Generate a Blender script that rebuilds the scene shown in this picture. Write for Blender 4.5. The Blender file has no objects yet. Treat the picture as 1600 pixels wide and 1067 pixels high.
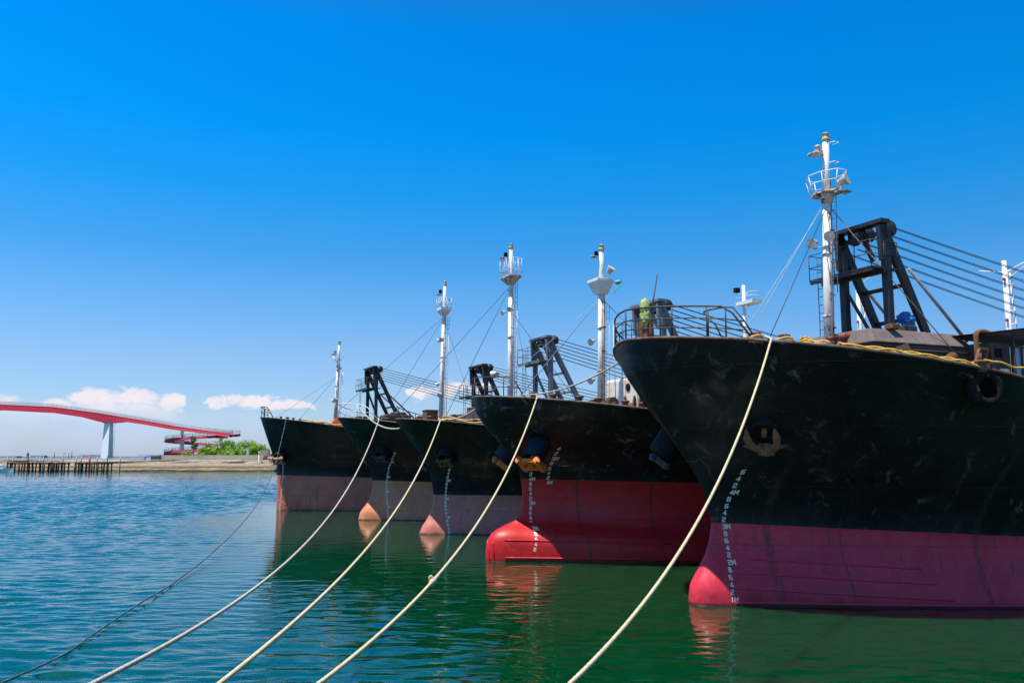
import bpy, bmesh, math, random
from math import sin, cos, pi, radians, sqrt, atan2
from mathutils import Vector, Matrix, noise
random.seed(7)
scene = bpy.context.scene
C = scene.collection
# ------------------------------------------------------------------ camera
FPX = 1350.0; CAMH = 4.2; HORY = 714.0
pitch = math.atan((HORY-533.5)/FPX)
cam_d = bpy.data.cameras.new('camera'); cam = bpy.data.objects.new('camera', cam_d); C.objects.link(cam)
cam.location = (0, 0, CAMH); cam.rotation_euler = (pi/2+pitch, 0, 0)
cam_d.sensor_width = 36; cam_d.lens = FPX/1600*36; cam_d.clip_start = .1; cam_d.clip_end = 30000
scene.camera = cam
# ------------------------------------------------------------------ light
SUN = Vector((-.315, -.205, 1)).normalized()
SUN_EL = math.asin(SUN.z); SUN_AZ = atan2(SUN.x, SUN.y)
sd = bpy.data.lights.new('sun', 'SUN'); so = bpy.data.objects.new('sun', sd); C.objects.link(so)
sd.energy = 5.0; sd.angle = radians(.5); sd.color = (1, .95, .86)
so.rotation_euler = SUN.to_track_quat('Z', 'Y').to_euler(); so.location = (0, -10, 60)
scene.view_settings.view_transform = 'Standard'; scene.view_settings.look = 'None'
scene.view_settings.gamma = 1; scene.view_settings.exposure = 0.3

class NT:
    """small helper round a node tree"""
    def __init__(s, nt): s.nt = nt
    def n(s, typ, **kw):
        nd = s.nt.nodes.new(typ)
        for k, v in kw.items(): setattr(nd, k, v)
        return nd
    def put(s, sock, v):
        if hasattr(v, 'is_output') or isinstance(v, bpy.types.NodeSocket): s.nt.links.new(v, sock)
        else: sock.default_value = v
    def math(s, op, a, b=0.0, c=None, clamp=False):
        nd = s.n('ShaderNodeMath', operation=op); nd.use_clamp = clamp
        s.put(nd.inputs[0], a); s.put(nd.inputs[1], b)
        if c is not None: s.put(nd.inputs[2], c)
        return nd.outputs[0]
    def mix(s, f, a, b, blend='MIX'):
        nd = s.n('ShaderNodeMix', data_type='RGBA', blend_type=blend)
        s.put(nd.inputs[0], f)
        s.put(nd.inputs[6], a if not isinstance(a, tuple) else (*a[:3], 1)); s.put(nd.inputs[7], b if not isinstance(b, tuple) else (*b[:3], 1))
        return nd.outputs[2]
    def noise(s, vec, scale=5, detail=4, rough=.55, dist=0.0):
        nd = s.n('ShaderNodeTexNoise'); nd.inputs['Scale'].default_value = scale; nd.inputs['Detail'].default_value = detail
        nd.inputs['Roughness'].default_value = rough; nd.inputs['Distortion'].default_value = dist
        if vec is not None: s.put(nd.inputs['Vector'], vec)
        return nd.outputs['Fac']
    def ramp(s, f, stops, interp='LINEAR'):
        nd = s.n('ShaderNodeValToRGB'); cr = nd.color_ramp; cr.interpolation = interp
        while len(cr.elements) < len(stops): cr.elements.new(.5)
        for e, (p, c) in zip(cr.elements, stops):
            e.position = p; e.color = (*c, 1) if isinstance(c, tuple) else (c, c, c, 1)
        s.put(nd.inputs[0], f); return nd.outputs[0]
    def maprange(s, v, a, b, c=0., d=1., smooth=True):
        nd = s.n('ShaderNodeMapRange'); nd.interpolation_type = 'SMOOTHSTEP' if smooth else 'LINEAR'
        s.put(nd.inputs[0], v)
        for i, x in enumerate((a, b, c, d)): s.put(nd.inputs[1+i], x)
        return nd.outputs[0]
    def scaled(s, vec, sc, loc=(0, 0, 0)):
        nd = s.n('ShaderNodeMapping'); nd.inputs['Scale'].default_value = sc; nd.inputs['Location'].default_value = loc
        s.put(nd.inputs['Vector'], vec); return nd.outputs[0]

# world: physical sky, tinted by elevation, with cumulus low over the sea
w = bpy.data.worlds.new('World'); scene.world = w; w.use_nodes = True
W = NT(w.node_tree); bg = w.node_tree.nodes['Background']
sky = W.n('ShaderNodeTexSky', sky_type='NISHITA'); sky.sun_disc = False
sky.sun_elevation = SUN_EL; sky.sun_rotation = SUN_AZ; sky.air_density = 1.0; sky.dust_density = .6; sky.ozone_density = 2.0
tc = W.n('ShaderNodeTexCoord'); sep = W.n('ShaderNodeSeparateXYZ'); W.nt.links.new(tc.outputs['Generated'], sep.inputs[0])
el = W.math('ARCSINE', sep.outputs[2]); az = W.math('ARCTAN2', sep.outputs[0], sep.outputs[1])
eld = W.math('MULTIPLY', el, 57.29578)
SKYTINT = [(0.0, (1, 1, 1)), (1.0, (1, 1, 1))]
SKYTINT = [(0.022, (0.345, 0.420, 0.600)), (0.144, (0.2937, 0.4101, 0.5665)), (0.218, (0.2081, 0.4186, 0.5995)), (0.291, (0.1054, 0.4065, 0.6248)), (0.378, (0.0285, 0.4352, 0.7180)), (0.462, (0.0040, 0.4599, 0.8062)), (0.604, (0.0010, 0.4516, 0.8475)), (0.72, (.05, .36, .60)), (0.9, (.26, .38, .50)), (1.000, (.32, .40, .48))]
tint = W.ramp(W.math('DIVIDE', eld, 45.0, clamp=True), SKYTINT)
vs = W.n('ShaderNodeVectorMath', operation='SCALE'); W.put(vs.inputs[0], tint); W.put(vs.inputs[3], W.math('MULTIPLY', 2.2, W.maprange(az, -.6, .9, 1.06, .86, False)))
skyc = W.mix(1.0, sky.outputs[0], vs.outputs[0], 'MULTIPLY')
# clouds: soft blobs at fixed bearings (px of the photo -> bearing), broken up by noise
def az_of(px): return math.atan((px-800)/FPX)*cos(pitch)
def el_of(py): return math.atan((HORY-py)/FPX)
nv = W.scaled(tc.outputs['Generated'], (1, 1, 1.6))
n1 = W.noise(nv, 46, 9, .62); n2 = W.noise(nv, 15, 3, .5); n3 = W.noise(nv, 60, 8, .6)
dens = None
BLOBS = [(20, 660, 60, 22), (-60, 650, 70, 30), (95, 652, 45, 20), (150, 632, 40, 17), (165, 655, 70, 22), (205, 630, 30, 16), (258, 634, 26, 14), (225, 655, 55, 22),
         (330, 636, 18, 12), (350, 634, 14, 9), (392, 633, 38, 13), (436, 634, 34, 12), (470, 636, 26, 8), (655, 614, 30, 11), (700, 611, 28, 15), (745, 606, 26, 10), (1700, 630, 90, 20), (2000, 610, 100, 30)]
azn = W.math('ADD', W.math('ADD', az, W.math('MULTIPLY', W.math('SUBTRACT', n2, .5), .045)), W.math('MULTIPLY', W.math('SUBTRACT', n3, .5), .05))
eln = W.math('ADD', el, W.math('MULTIPLY', W.math('SUBTRACT', n1, .5), .030))
top = None
for (px, py, rx, ry) in BLOBS:
    dx = W.math('DIVIDE', W.math('SUBTRACT', azn, az_of(px)), rx/FPX)
    dy0 = W.math('SUBTRACT', eln, el_of(py))
    dy = W.math('DIVIDE', dy0, ry/FPX)
    d2 = W.math('ADD', W.math('MULTIPLY', dx, dx), W.math('MULTIPLY', dy, dy))
    b = W.math('SUBTRACT', 1.0, d2, clamp=True)
    dens = b if dens is None else W.math('MAXIMUM', dens, b)
cl = W.math('MULTIPLY', W.maprange(dens, .0, .85), W.maprange(el, .028, .060, .22, 1.0))
veil = W.math('MULTIPLY', W.math('MULTIPLY', W.maprange(el, .075, .02), W.maprange(az, -.33, -.16, 1, 0)), W.maprange(n2, .3, .7, .25, .6))
shade = W.maprange(W.noise(nv, 55, 4, .6), .35, .65)
ccol = W.mix(W.maprange(el, .03, .062), (5.4, 6.1, 7.7), (8.2, 7.3, 7.4))
ccol = W.mix(W.math('MULTIPLY', shade, .25), ccol, (6.2, 6.0, 7.0))
skyc = W.mix(veil, skyc, (4.7, 5.6, 7.7))
skyc = W.mix(W.math('MULTIPLY', cl, .85), skyc, ccol)
W.nt.links.new(skyc, bg.inputs['Color']); bg.inputs['Strength'].default_value = 0.10

# ------------------------------------------------------------------ mesh helpers
class MB:
    def __init__(s): s.v = []; s.f = []; s.sm = []
    def add(s, vs, fs, smooth=False):
        o = len(s.v); s.v += [tuple(v) for v in vs]; s.f += [tuple(i+o for i in f) for f in fs]; s.sm += [smooth]*len(fs); return s
    def box(s, c, sz, rz=0.0, taper=1.0):
        x, y, z = [a/2 for a in sz]; vs = []
        for dz in (-1, 1):
            k = taper if dz > 0 else 1
            for dx, dy in ((-1, -1), (1, -1), (1, 1), (-1, 1)):
                p = Vector((dx*x*k, dy*y*k, dz*z)); p.rotate(Matrix.Rotation(rz, 3, 'Z')); vs.append(p+Vector(c))
        return s.add(vs, [(3, 2, 1, 0), (4, 5, 6, 7), (0, 1, 5, 4), (1, 2, 6, 5), (2, 3, 7, 6), (3, 0, 4, 7)])
    def beam(s, p0, p1, w, h, up=(0, 0, 1), w1=None, h1=None):
        p0 = Vector(p0); p1 = Vector(p1); d = (p1-p0).normalized(); u = Vector(up)
        if abs(d.dot(u)) > .98: u = Vector((1, 0, 0))
        sx = d.cross(u).normalized(); sy = sx.cross(d).normalized(); vs = []
        for p, a, b in ((p0, w, h), (p1, w1 or w, h1 or h)):
            for i, j in ((-1, -1), (1, -1), (1, 1), (-1, 1)): vs.append(p+sx*i*a/2+sy*j*b/2)
        return s.add(vs, [(3, 2, 1, 0), (4, 5, 6, 7), (0, 1, 5, 4), (1, 2, 6, 5), (2, 3, 7, 6), (3, 0, 4, 7)])
    def tube(s, pts, r, n=8, cap=True, r1=None):
        pts = [Vector(p) for p in pts]; m = len(pts); vs = []; prev = None
        for i, p in enumerate(pts):
            d = (pts[min(i+1, m-1)]-pts[max(i-1, 0)]).normalized()
            if prev is None:
                u = Vector((0, 0, 1)) if abs(d.z) < .9 else Vector((1, 0, 0)); a = d.cross(u).normalized()
            else: a = (prev-d*prev.dot(d)).normalized()
            prev = a; b = d.cross(a); rr = r if r1 is None else r+(r1-r)*i/(m-1)
            for k in range(n): t = 2*pi*k/n; vs.append(p+a*cos(t)*rr+b*sin(t)*rr)
        fs = [(i*n+k, i*n+(k+1) % n, (i+1)*n+(k+1) % n, (i+1)*n+k) for i in range(m-1) for k in range(n)]
        s.add(vs, fs, True)
        if cap:
            o = len(s.v)-m*n; s.f += [tuple(o+k for k in reversed(range(n))), tuple(o+(m-1)*n+k for k in range(n))]; s.sm += [False, False]
        return s
    def lathe(s, prof, o, axis=(0, 0, 1), n=16):
        q = Vector((0, 0, 1)).rotation_difference(Vector(axis).normalized()); vs = []; o = Vector(o); m = len(prof)
        for r, z in prof:
            for k in range(n):
                t = 2*pi*k/n; p = Vector((r*cos(t), r*sin(t), z)); p.rotate(q); vs.append(p+o)
        fs = [(i*n+k, i*n+(k+1) % n, (i+1)*n+(k+1) % n, (i+1)*n+k) for i in range(m-1) for k in range(n)]
        s.add(vs, fs, True)
        b = len(s.v)-m*n
        if prof[0][0] > 1e-4: s.f.append(tuple(b+k for k in reversed(range(n)))); s.sm.append(False)
        if prof[-1][0] > 1e-4: s.f.append(tuple(b+(m-1)*n+k for k in range(n))); s.sm.append(False)
        return s
    def blob(s, c, r, n=10, amp=.25, fr=2.0, seed=0):
        vs = []; m = n
        for i in range(m+1):
            th = pi*i/m
            for k in range(2*n):
                ph = pi*k/n; d = Vector((sin(th)*cos(ph), sin(th)*sin(ph), cos(th)))
                e = 1+amp*noise.noise(d*fr+Vector((seed*3.1, seed, 0))) + amp*.5*noise.noise(d*fr*3+Vector((seed, 0, 5)))
                vs.append(Vector(c)+Vector((d.x*r[0]*e, d.y*r[1]*e, d.z*r[2]*e)))
        fs = [(i*2*n+k, (i+1)*2*n+k, (i+1)*2*n+(k+1) % (2*n), i*2*n+(k+1) % (2*n)) for i in range(m) for k in range(2*n)]
        return s.add(vs, fs, True)
    def build(s, name, mat, parent=None, bevel=0.0):
        me = bpy.data.meshes.new(name); me.from_pydata(s.v, [], s.f); me.update()
        me.polygons.foreach_set('use_smooth', s.sm); me.materials.append(mat)
        o = bpy.data.objects.new(name, me); C.objects.link(o); o.parent = parent
        if bevel: m = o.modifiers.new('bevel', 'BEVEL'); m.width = bevel; m.segments = 2; m.limit_method = 'ANGLE'
        return o
def tag(o, label=None, cat=None, group=None, kind=None):
    if label: o['label'] = label
    if cat: o['category'] = cat
    if group: o['group'] = group
    if kind: o['kind'] = kind
    return o
def empty(name, loc, rz=0.0):
    o = bpy.data.objects.new(name, None); C.objects.link(o); o.location = loc; o.rotation_euler = (0, 0, rz); o.empty_display_size = .3; return o
def lerp(a, b, t): return a+(b-a)*t
def sstep(a, b, x): t = min(max((x-a)/(b-a), 0), 1); return t*t*(3-2*t)
def interp(pts, x):
    if x <= pts[0][0]: return pts[0][1]
    for (a, va), (b, vb) in zip(pts, pts[1:]):
        if x <= b: return lerp(va, vb, (x-a)/(b-a))
    return pts[-1][1]
def catmull(P, m=6):
    P = [Vector(p) for p in P]; out = []
    for i in range(len(P)-1):
        a = P[max(i-1, 0)]; b = P[i]; c = P[i+1]; d = P[min(i+2, len(P)-1)]
        for k in range(m):
            t = k/m; out.append(.5*((2*b)+(c-a)*t+(2*a-5*b+4*c-d)*t*t+(3*b-a-3*c+d)*t**3))
    return out+[P[-1]]
def rope_mesh(pts, r, twist=.22, step=None, strands=3, n=9):
    """a laid rope: lobed section that turns along the path"""
    pts = [Vector(p) for p in pts]; step = step or r*1.1
    L = [0.0]
    for a, b in zip(pts, pts[1:]): L.append(L[-1]+(b-a).length)
    N = max(2, int(L[-1]/step)); mb = MB(); vs = []; j = 0; prev = None; P = []
    for i in range(N+1):
        s = L[-1]*i/N
        while j < len(L)-2 and L[j+1] < s: j += 1
        P.append(pts[j].lerp(pts[j+1], (s-L[j])/max(L[j+1]-L[j], 1e-9)))
    for i, p in enumerate(P):
        d = (P[min(i+1, N)]-P[max(i-1, 0)]).normalized(); u = Vector((0, 0, 1)) if abs(d.z) < .95 else Vector((1, 0, 0))
        a = d.cross(u).normalized() if prev is None else (prev-d*prev.dot(d)).normalized(); prev = a; b = d.cross(a)
        ph = 2*pi*(L[-1]*i/N)/twist
        for k in range(n):
            t = 2*pi*k/n; rr = r*(1+.24*cos(strands*(t-ph))); vs.append(p+a*cos(t)*rr+b*sin(t)*rr)
    fs = [(i*n+k, i*n+(k+1) % n, (i+1)*n+(k+1) % n, (i+1)*n+k) for i in range(N) for k in range(n)]
    mb.add(vs, fs, True); return mb
def sag(A, B, s, n=40):
    A = Vector(A); B = Vector(B)
    return [A.lerp(B, i/n)-Vector((0, 0, 4*s*(i/n)*(1-i/n))) for i in range(n+1)]

# ------------------------------------------------------------------ materials
def new_mat(name):
    m = bpy.data.materials.new(name); m.use_nodes = True; return m, NT(m.node_tree), m.node_tree.nodes['Principled BSDF']
def surf(name, col, col2=None, rough=.6, scale=3.0, rust=0.0, metal=0.0, bump=0.0, stretch=(1, 1, 1), rustcol=(.16, .055, .02), spec=.5, rscale=2.3):
    m, T, B = new_mat(name); tcn = T.n('ShaderNodeTexCoord'); v = T.scaled(tcn.outputs['Object'], stretch)
    n = T.noise(v, scale, 6, .6)
    c = T.mix(T.maprange(n, .3, .7), col, col2 or tuple(x*.75 for x in col))
    if rust > 0:
        rn = T.noise(T.scaled(tcn.outputs['Object'], (stretch[0], stretch[1], stretch[2]*.55), (3.1, 7.7, 1.3)), rscale, 8, .68)
        f = T.maprange(rn, .70-rust*.35, .76-rust*.3)
        rc = T.mix(T.noise(v, 14, 4), rustcol, tuple(x*.45 for x in rustcol)); c = T.mix(f, c, rc)
        T.put(B.inputs['Roughness'], T.mix(f, (rough,)*3, (.9,)*3))
    else: T.put(B.inputs['Roughness'], T.maprange(n, .2, .8, rough-.08, min(rough+.1, 1)))
    T.put(B.inputs['Base Color'], c); B.inputs['Metallic'].default_value = metal; B.inputs['Specular IOR Level'].default_value = spec
    if bump:
        b = T.n('ShaderNodeBump'); b.inputs['Strength'].default_value = .6; b.inputs['Distance'].default_value = bump
        T.put(b.inputs['Height'], T.noise(v, scale*5, 5, .6)); T.nt.links.new(b.outputs[0], B.inputs['Normal'])
    return m
M = dict(
    mast=surf('mast_white_paint', (.80, .79, .75), (.70, .67, .60), .45, 4, rust=.32, rustcol=(.32, .15, .06), rscale=3.5),
    mastclean=surf('mast_white_clean', (.80, .79, .77), (.66, .64, .62), .45, 4, rust=.16, rustcol=(.32, .15, .06)),
    rustwhite=surf('rusty_white', (.62, .58, .52), (.5, .42, .34), .6, 5, rust=.6, rustcol=(.26, .10, .04), rscale=4),
    blackiron=surf('black_gantry_paint', (.016, .018, .02), (.035, .033, .032), .5, 3, rust=.2, rustcol=(.09, .045, .025)),
    greyiron=surf('grey_gantry_paint', (.20, .215, .23), (.13, .14, .15), .5, 3, rust=.2, rustcol=(.10, .05, .03)),
    rail=surf('rail_dark', (.03, .03, .034), (.06, .045, .04), .55, 6, rust=.35, rustcol=(.13, .06, .035)),
    railwhite=surf('rail_white', (.75, .76, .77), (.65, .66, .66), .5, 6, rust=.1),
    rim=surf('rim_rust_brown', (.20, .13, .095), (.09, .055, .042), .75, 3, rust=.5),
    deck=surf('deck_rust', (.16, .085, .05), (.09, .055, .04), .85, 1.2, rust=.5),
    house=surf('weathered_dark_house', (.085, .066, .06), (.05, .042, .04), .8, 1.8, rust=.25, rustcol=(.14, .075, .045), bump=.004),
    tarp=surf('grey_brown_tarp', (.20, .155, .14), (.13, .10, .095), .9, 2.2, bump=.02),
    black=surf('black_rubber', (.006, .006, .007), (.016, .015, .015), .9, 5, bump=.004, spec=.15),
    rusty=surf('rusty_iron', (.22, .10, .045), (.11, .05, .028), .85, 7, bump=.006),
    anchor_o=surf('orange_rust_iron', (.85, .22, .03), (.60, .13, .02), .85, 6, bump=.006),
    anchor_b=surf('brown_rust_iron', (.36, .15, .075), (.20, .08, .04), .85, 6, bump=.006),
    anchor_g=surf('grey_iron', (.075, .08, .08), (.04, .045, .045), .7, 6, bump=.006),
    anchor_p=surf('pale_rust_iron', (.50, .25, .16), (.32, .15, .09), .85, 6, bump=.006),
    pipe=surf('red_brown_pipe', (.25, .055, .035), (.15, .04, .03), .65, 4, rust=.15),
    glass=surf('cab_glass', (.25, .38, .50), (.18, .28, .38), .08, 2),
    canvas=surf('dark_canopy', (.035, .03, .028), (.06, .05, .045), .85, 4),
    white=surf('white_paint', (.80, .79, .74), (.70, .68, .62), .5, 2.5, rust=.15, rustcol=(.4, .24, .12)),
    cream=surf('cream_paint', (.80, .72, .60), (.72, .62, .5), .55, 2.5, rust=.12, rustcol=(.42, .25, .12)),
    silver=surf('silver_tube', (.40, .38, .38), (.26, .24, .24), .45, 5, metal=.4, rust=.15),
    cable=surf('greased_cable', (.014, .015, .02), (.03, .03, .035), .5, 8),
    stay=surf('pale_stay_wire', (.50, .50, .52), (.34, .33, .33), .6, 10),
    brown_rope=surf('brown_rope', (.36, .24, .17), (.24, .15, .10), .9, 20),
    rope=surf('cream_mooring_rope', (.66, .56, .37), (.52, .41, .24), .9, 12),
    rope_grey=surf('weathered_rope', (.54, .49, .42), (.38, .33, .27), .9, 12),
    rope_dark=surf('wet_dark_rope', (.035, .05, .06), (.10, .15, .18), .7, 2),
    rope_yellow=surf('yellow_rope', (.72, .47, .06), (.62, .36, .05), .85, 9),
    rope_tan=surf('tan_rope', (.62, .42, .20), (.50, .30, .12), .9, 9),
    tarp_blue=surf('blue_tarp', (.02, .17, .50), (.03, .26, .66), .5, 7, bump=.02),
    tarp_green=surf('green_tarp', (.42, .50, .14), (.30, .38, .14), .75, 7, bump=.02),
    teal=surf('teal_cloth', (.12, .55, .42), (.1, .4, .35), .8, 7),
    orange=surf('orange_red_paint', (.60, .09, .02), (.48, .07, .02), .6, 4),
    yellowlamp=surf('lantern_brass', (.50, .36, .10), (.62, .52, .30), .4, 9, rust=.2),
    lampwhite=surf('lamp_housing', (.62, .60, .55), (.40, .35, .28), .5, 8, rust=.35),
    marks=surf('draft_mark_white', (.95, .80, .66), (.84, .70, .56), .6, 9),
    bridge_red=surf('bridge_red_paint', (.56, .010, .042), (.48, .009, .038), .55, .12),
    bridge_white=surf('bridge_white', (.90, .89, .87), (.84, .83, .82), .6, .1),
    bridge_rail=surf('bridge_rail_grey', (.38, .38, .40), (.32, .32, .34), .6, .3),
    pile=surf('tarred_wood', (.06, .04, .03), (.11, .075, .05), .85, .9, bump=.02),
    post_grey=surf('grey_post', (.42, .42, .40), (.30, .29, .28), .7, .8),
    concrete=surf('concrete_wall', (.36, .31, .24), (.27, .23, .18), .9, .14),
    rock=surf('sandy_rock', (.42, .33, .20), (.16, .12, .07), .95, .28, bump=.25, stretch=(.5, 1, 3)),
    leaf=surf('bright_leaf', (.26, .44, .012), (.11, .26, .01), .6, .5),
    leafdark=surf('dark_leaf', (.06, .14, .02), (.035, .085, .015), .7, .35),
    trunk=surf('bark', (.12, .085, .06), (.08, .055, .04), .9, 1),
    hutgrey=surf('hut_grey', (.14, .17, .19), (.10, .12, .13), .8, .4),
    farland=surf('far_shore_hazed', (.30, .40, .50), (.42, .48, .56), .95, .004),  # distance haze painted into the land colour as pale blue
    quay=surf('quay_concrete', (.36, .34, .31), (.28, .26, .24), .9, .5, bump=.01),
)
def hull_mat(name, z0, slope, boot, boot2, rusta, seedv, upper=(.0050, .0038, .0058), upper2=(.0145, .0120, .0150), streaks=(), wear_caustic=1.0):
    """black topsides over an antifouling band; the line between them runs with the trim"""
    m, T, B = new_mat(name); tcn = T.n('ShaderNodeTexCoord'); ob = tcn.outputs['Object']; sp = T.n('ShaderNodeSeparateXYZ'); T.nt.links.new(ob, sp.inputs[0])
    zz = T.math('ADD', sp.outputs[2], T.math('MULTIPLY', sp.outputs[0], slope))
    f = T.maprange(T.math('ADD', zz, T.math('MULTIPLY', T.math('SUBTRACT', T.noise(ob, 7, 6, .7), .5), .05)), z0-.012, z0+.012)
    v = T.scaled(ob, (1, 1, 1), (seedv, seedv*2, 0))
    big = T.noise(v, .55, 6, .6); fine = T.noise(v, 7, 6, .65)
    up = T.mix(T.maprange(big, .38, .66), upper, upper2)
    # chalked blotches and pale web lines: part worn paint, part painted-in water caustics
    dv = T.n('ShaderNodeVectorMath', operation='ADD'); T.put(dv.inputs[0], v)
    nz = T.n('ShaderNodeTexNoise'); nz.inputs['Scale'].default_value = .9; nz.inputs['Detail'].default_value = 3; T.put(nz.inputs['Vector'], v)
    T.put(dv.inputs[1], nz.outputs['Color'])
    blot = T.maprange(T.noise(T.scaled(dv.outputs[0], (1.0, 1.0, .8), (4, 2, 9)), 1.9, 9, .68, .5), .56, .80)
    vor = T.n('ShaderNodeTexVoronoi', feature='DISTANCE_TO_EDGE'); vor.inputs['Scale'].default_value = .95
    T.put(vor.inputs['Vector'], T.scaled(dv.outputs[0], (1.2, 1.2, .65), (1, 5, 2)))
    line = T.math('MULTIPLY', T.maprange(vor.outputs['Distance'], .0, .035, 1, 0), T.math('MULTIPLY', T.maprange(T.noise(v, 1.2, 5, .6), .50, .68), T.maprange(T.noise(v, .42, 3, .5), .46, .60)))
    scuff_caustic = T.math('MULTIPLY', T.math('MAXIMUM', T.math('MULTIPLY', blot, .9), T.math('MULTIPLY', line, .5)), wear_caustic, clamp=True)
    up = T.mix(scuff_caustic, up, (.17, .155, .155))
    streak = T.noise(T.scaled(ob, (3.0, 3.0, .16), (seedv, 0, 0)), 2.0, 5, .6)
    up = T.mix(T.math('MULTIPLY', T.maprange(streak, .58, .70), .3*rusta, clamp=True), up, (.07, .04, .022))
    bt = T.mix(T.maprange(T.noise(v, .8, 6, .6), .32, .68), boot, boot2)
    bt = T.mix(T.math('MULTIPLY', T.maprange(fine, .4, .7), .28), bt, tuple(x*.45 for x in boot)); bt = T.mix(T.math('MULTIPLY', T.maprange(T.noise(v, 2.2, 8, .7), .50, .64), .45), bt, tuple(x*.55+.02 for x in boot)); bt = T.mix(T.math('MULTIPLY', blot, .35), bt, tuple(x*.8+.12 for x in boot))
    bt = T.mix(T.math('MULTIPLY', T.math('MULTIPLY', line, .35), wear_caustic, clamp=True), bt, tuple(min(1, x*1.5+.03) for x in boot))  # the painted caustic web lines carried on over the antifouling
    bt = T.mix(T.math('MULTIPLY', T.maprange(streak, .60, .72), .55*rusta, clamp=True), bt, (.10, .035, .02))
    band = T.math('MULTIPLY', T.maprange(zz, .62, .10), T.maprange(T.noise(v, 2.6, 7, .7), .40, .62))
    bt = T.mix(T.math('MULTIPLY', band, .75*rusta, clamp=True), bt, tuple(x*.35 for x in boot))
    slime = T.maprange(T.math('ADD', sp.outputs[2], T.math('MULTIPLY', T.math('SUBTRACT', T.noise(v, 3, 5), .5), .12)), .10, .02)
    bt = T.mix(T.math('MULTIPLY', slime, .85), bt, (.02, .018, .01))
    for t0_, w_, za_ in streaks:      # rust runs with a place of their own
        wob = T.math('ADD', sp.outputs[0], T.math('MULTIPLY', T.math('SUBTRACT', T.noise(T.scaled(ob, (1, 1, .6)), 1.5, 4), .5), .12))
        g = T.math('MULTIPLY', T.maprange(T.math('ABSOLUTE', T.math('SUBTRACT', wob, t0_)), w_, w_*.15), T.maprange(sp.outputs[2], za_, za_-.7))
        g = T.math('MULTIPLY', g, T.maprange(T.noise(T.scaled(ob, (6, 6, .7)), 2, 5), .25, .65)); up = T.mix(T.math('MULTIPLY', g, .7), up, (.05, .028, .014)); bt = T.mix(T.math('MULTIPLY', g, .75), bt, (.10, .028, .008))
    T.put(B.inputs['Base Color'], T.mix(f, bt, up))
    T.put(B.inputs['Roughness'], T.math('ADD', T.math('MULTIPLY', scuff_caustic, .35), T.maprange(fine, .3, .7, .34, .48)))
    B.inputs['Specular IOR Level'].default_value = .35
    b = T.n('ShaderNodeBump'); b.inputs['Strength'].default_value = .7; b.inputs['Distance'].default_value = .045
    plate = T.noise(T.scaled(ob, (.55, .55, .9), (seedv, 1, 1)), 1.3, 2, .4)
    # plate seams
    br = T.n('ShaderNodeTexBrick'); br.inputs['Scale'].default_value = .33; br.inputs['Mortar Size'].default_value = .006; br.inputs['Mortar Smooth'].default_value = .6
    cmb = T.n('ShaderNodeCombineXYZ'); T.put(cmb.inputs[0], sp.outputs[0]); T.put(cmb.inputs[1], sp.outputs[2]); T.nt.links.new(cmb.outputs[0], br.inputs['Vector'])
    br.inputs['Brick Width'].default_value = 1.6; br.inputs['Row Height'].default_value = .55
    h = T.math('ADD', T.math('ADD', plate, T.math('MULTIPLY', fine, .05)), T.math('MULTIPLY', br.outputs['Fac'], .22))
    T.put(b.inputs['Height'], h); T.nt.links.new(b.outputs[0], B.inputs['Normal'])
    return m

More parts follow.
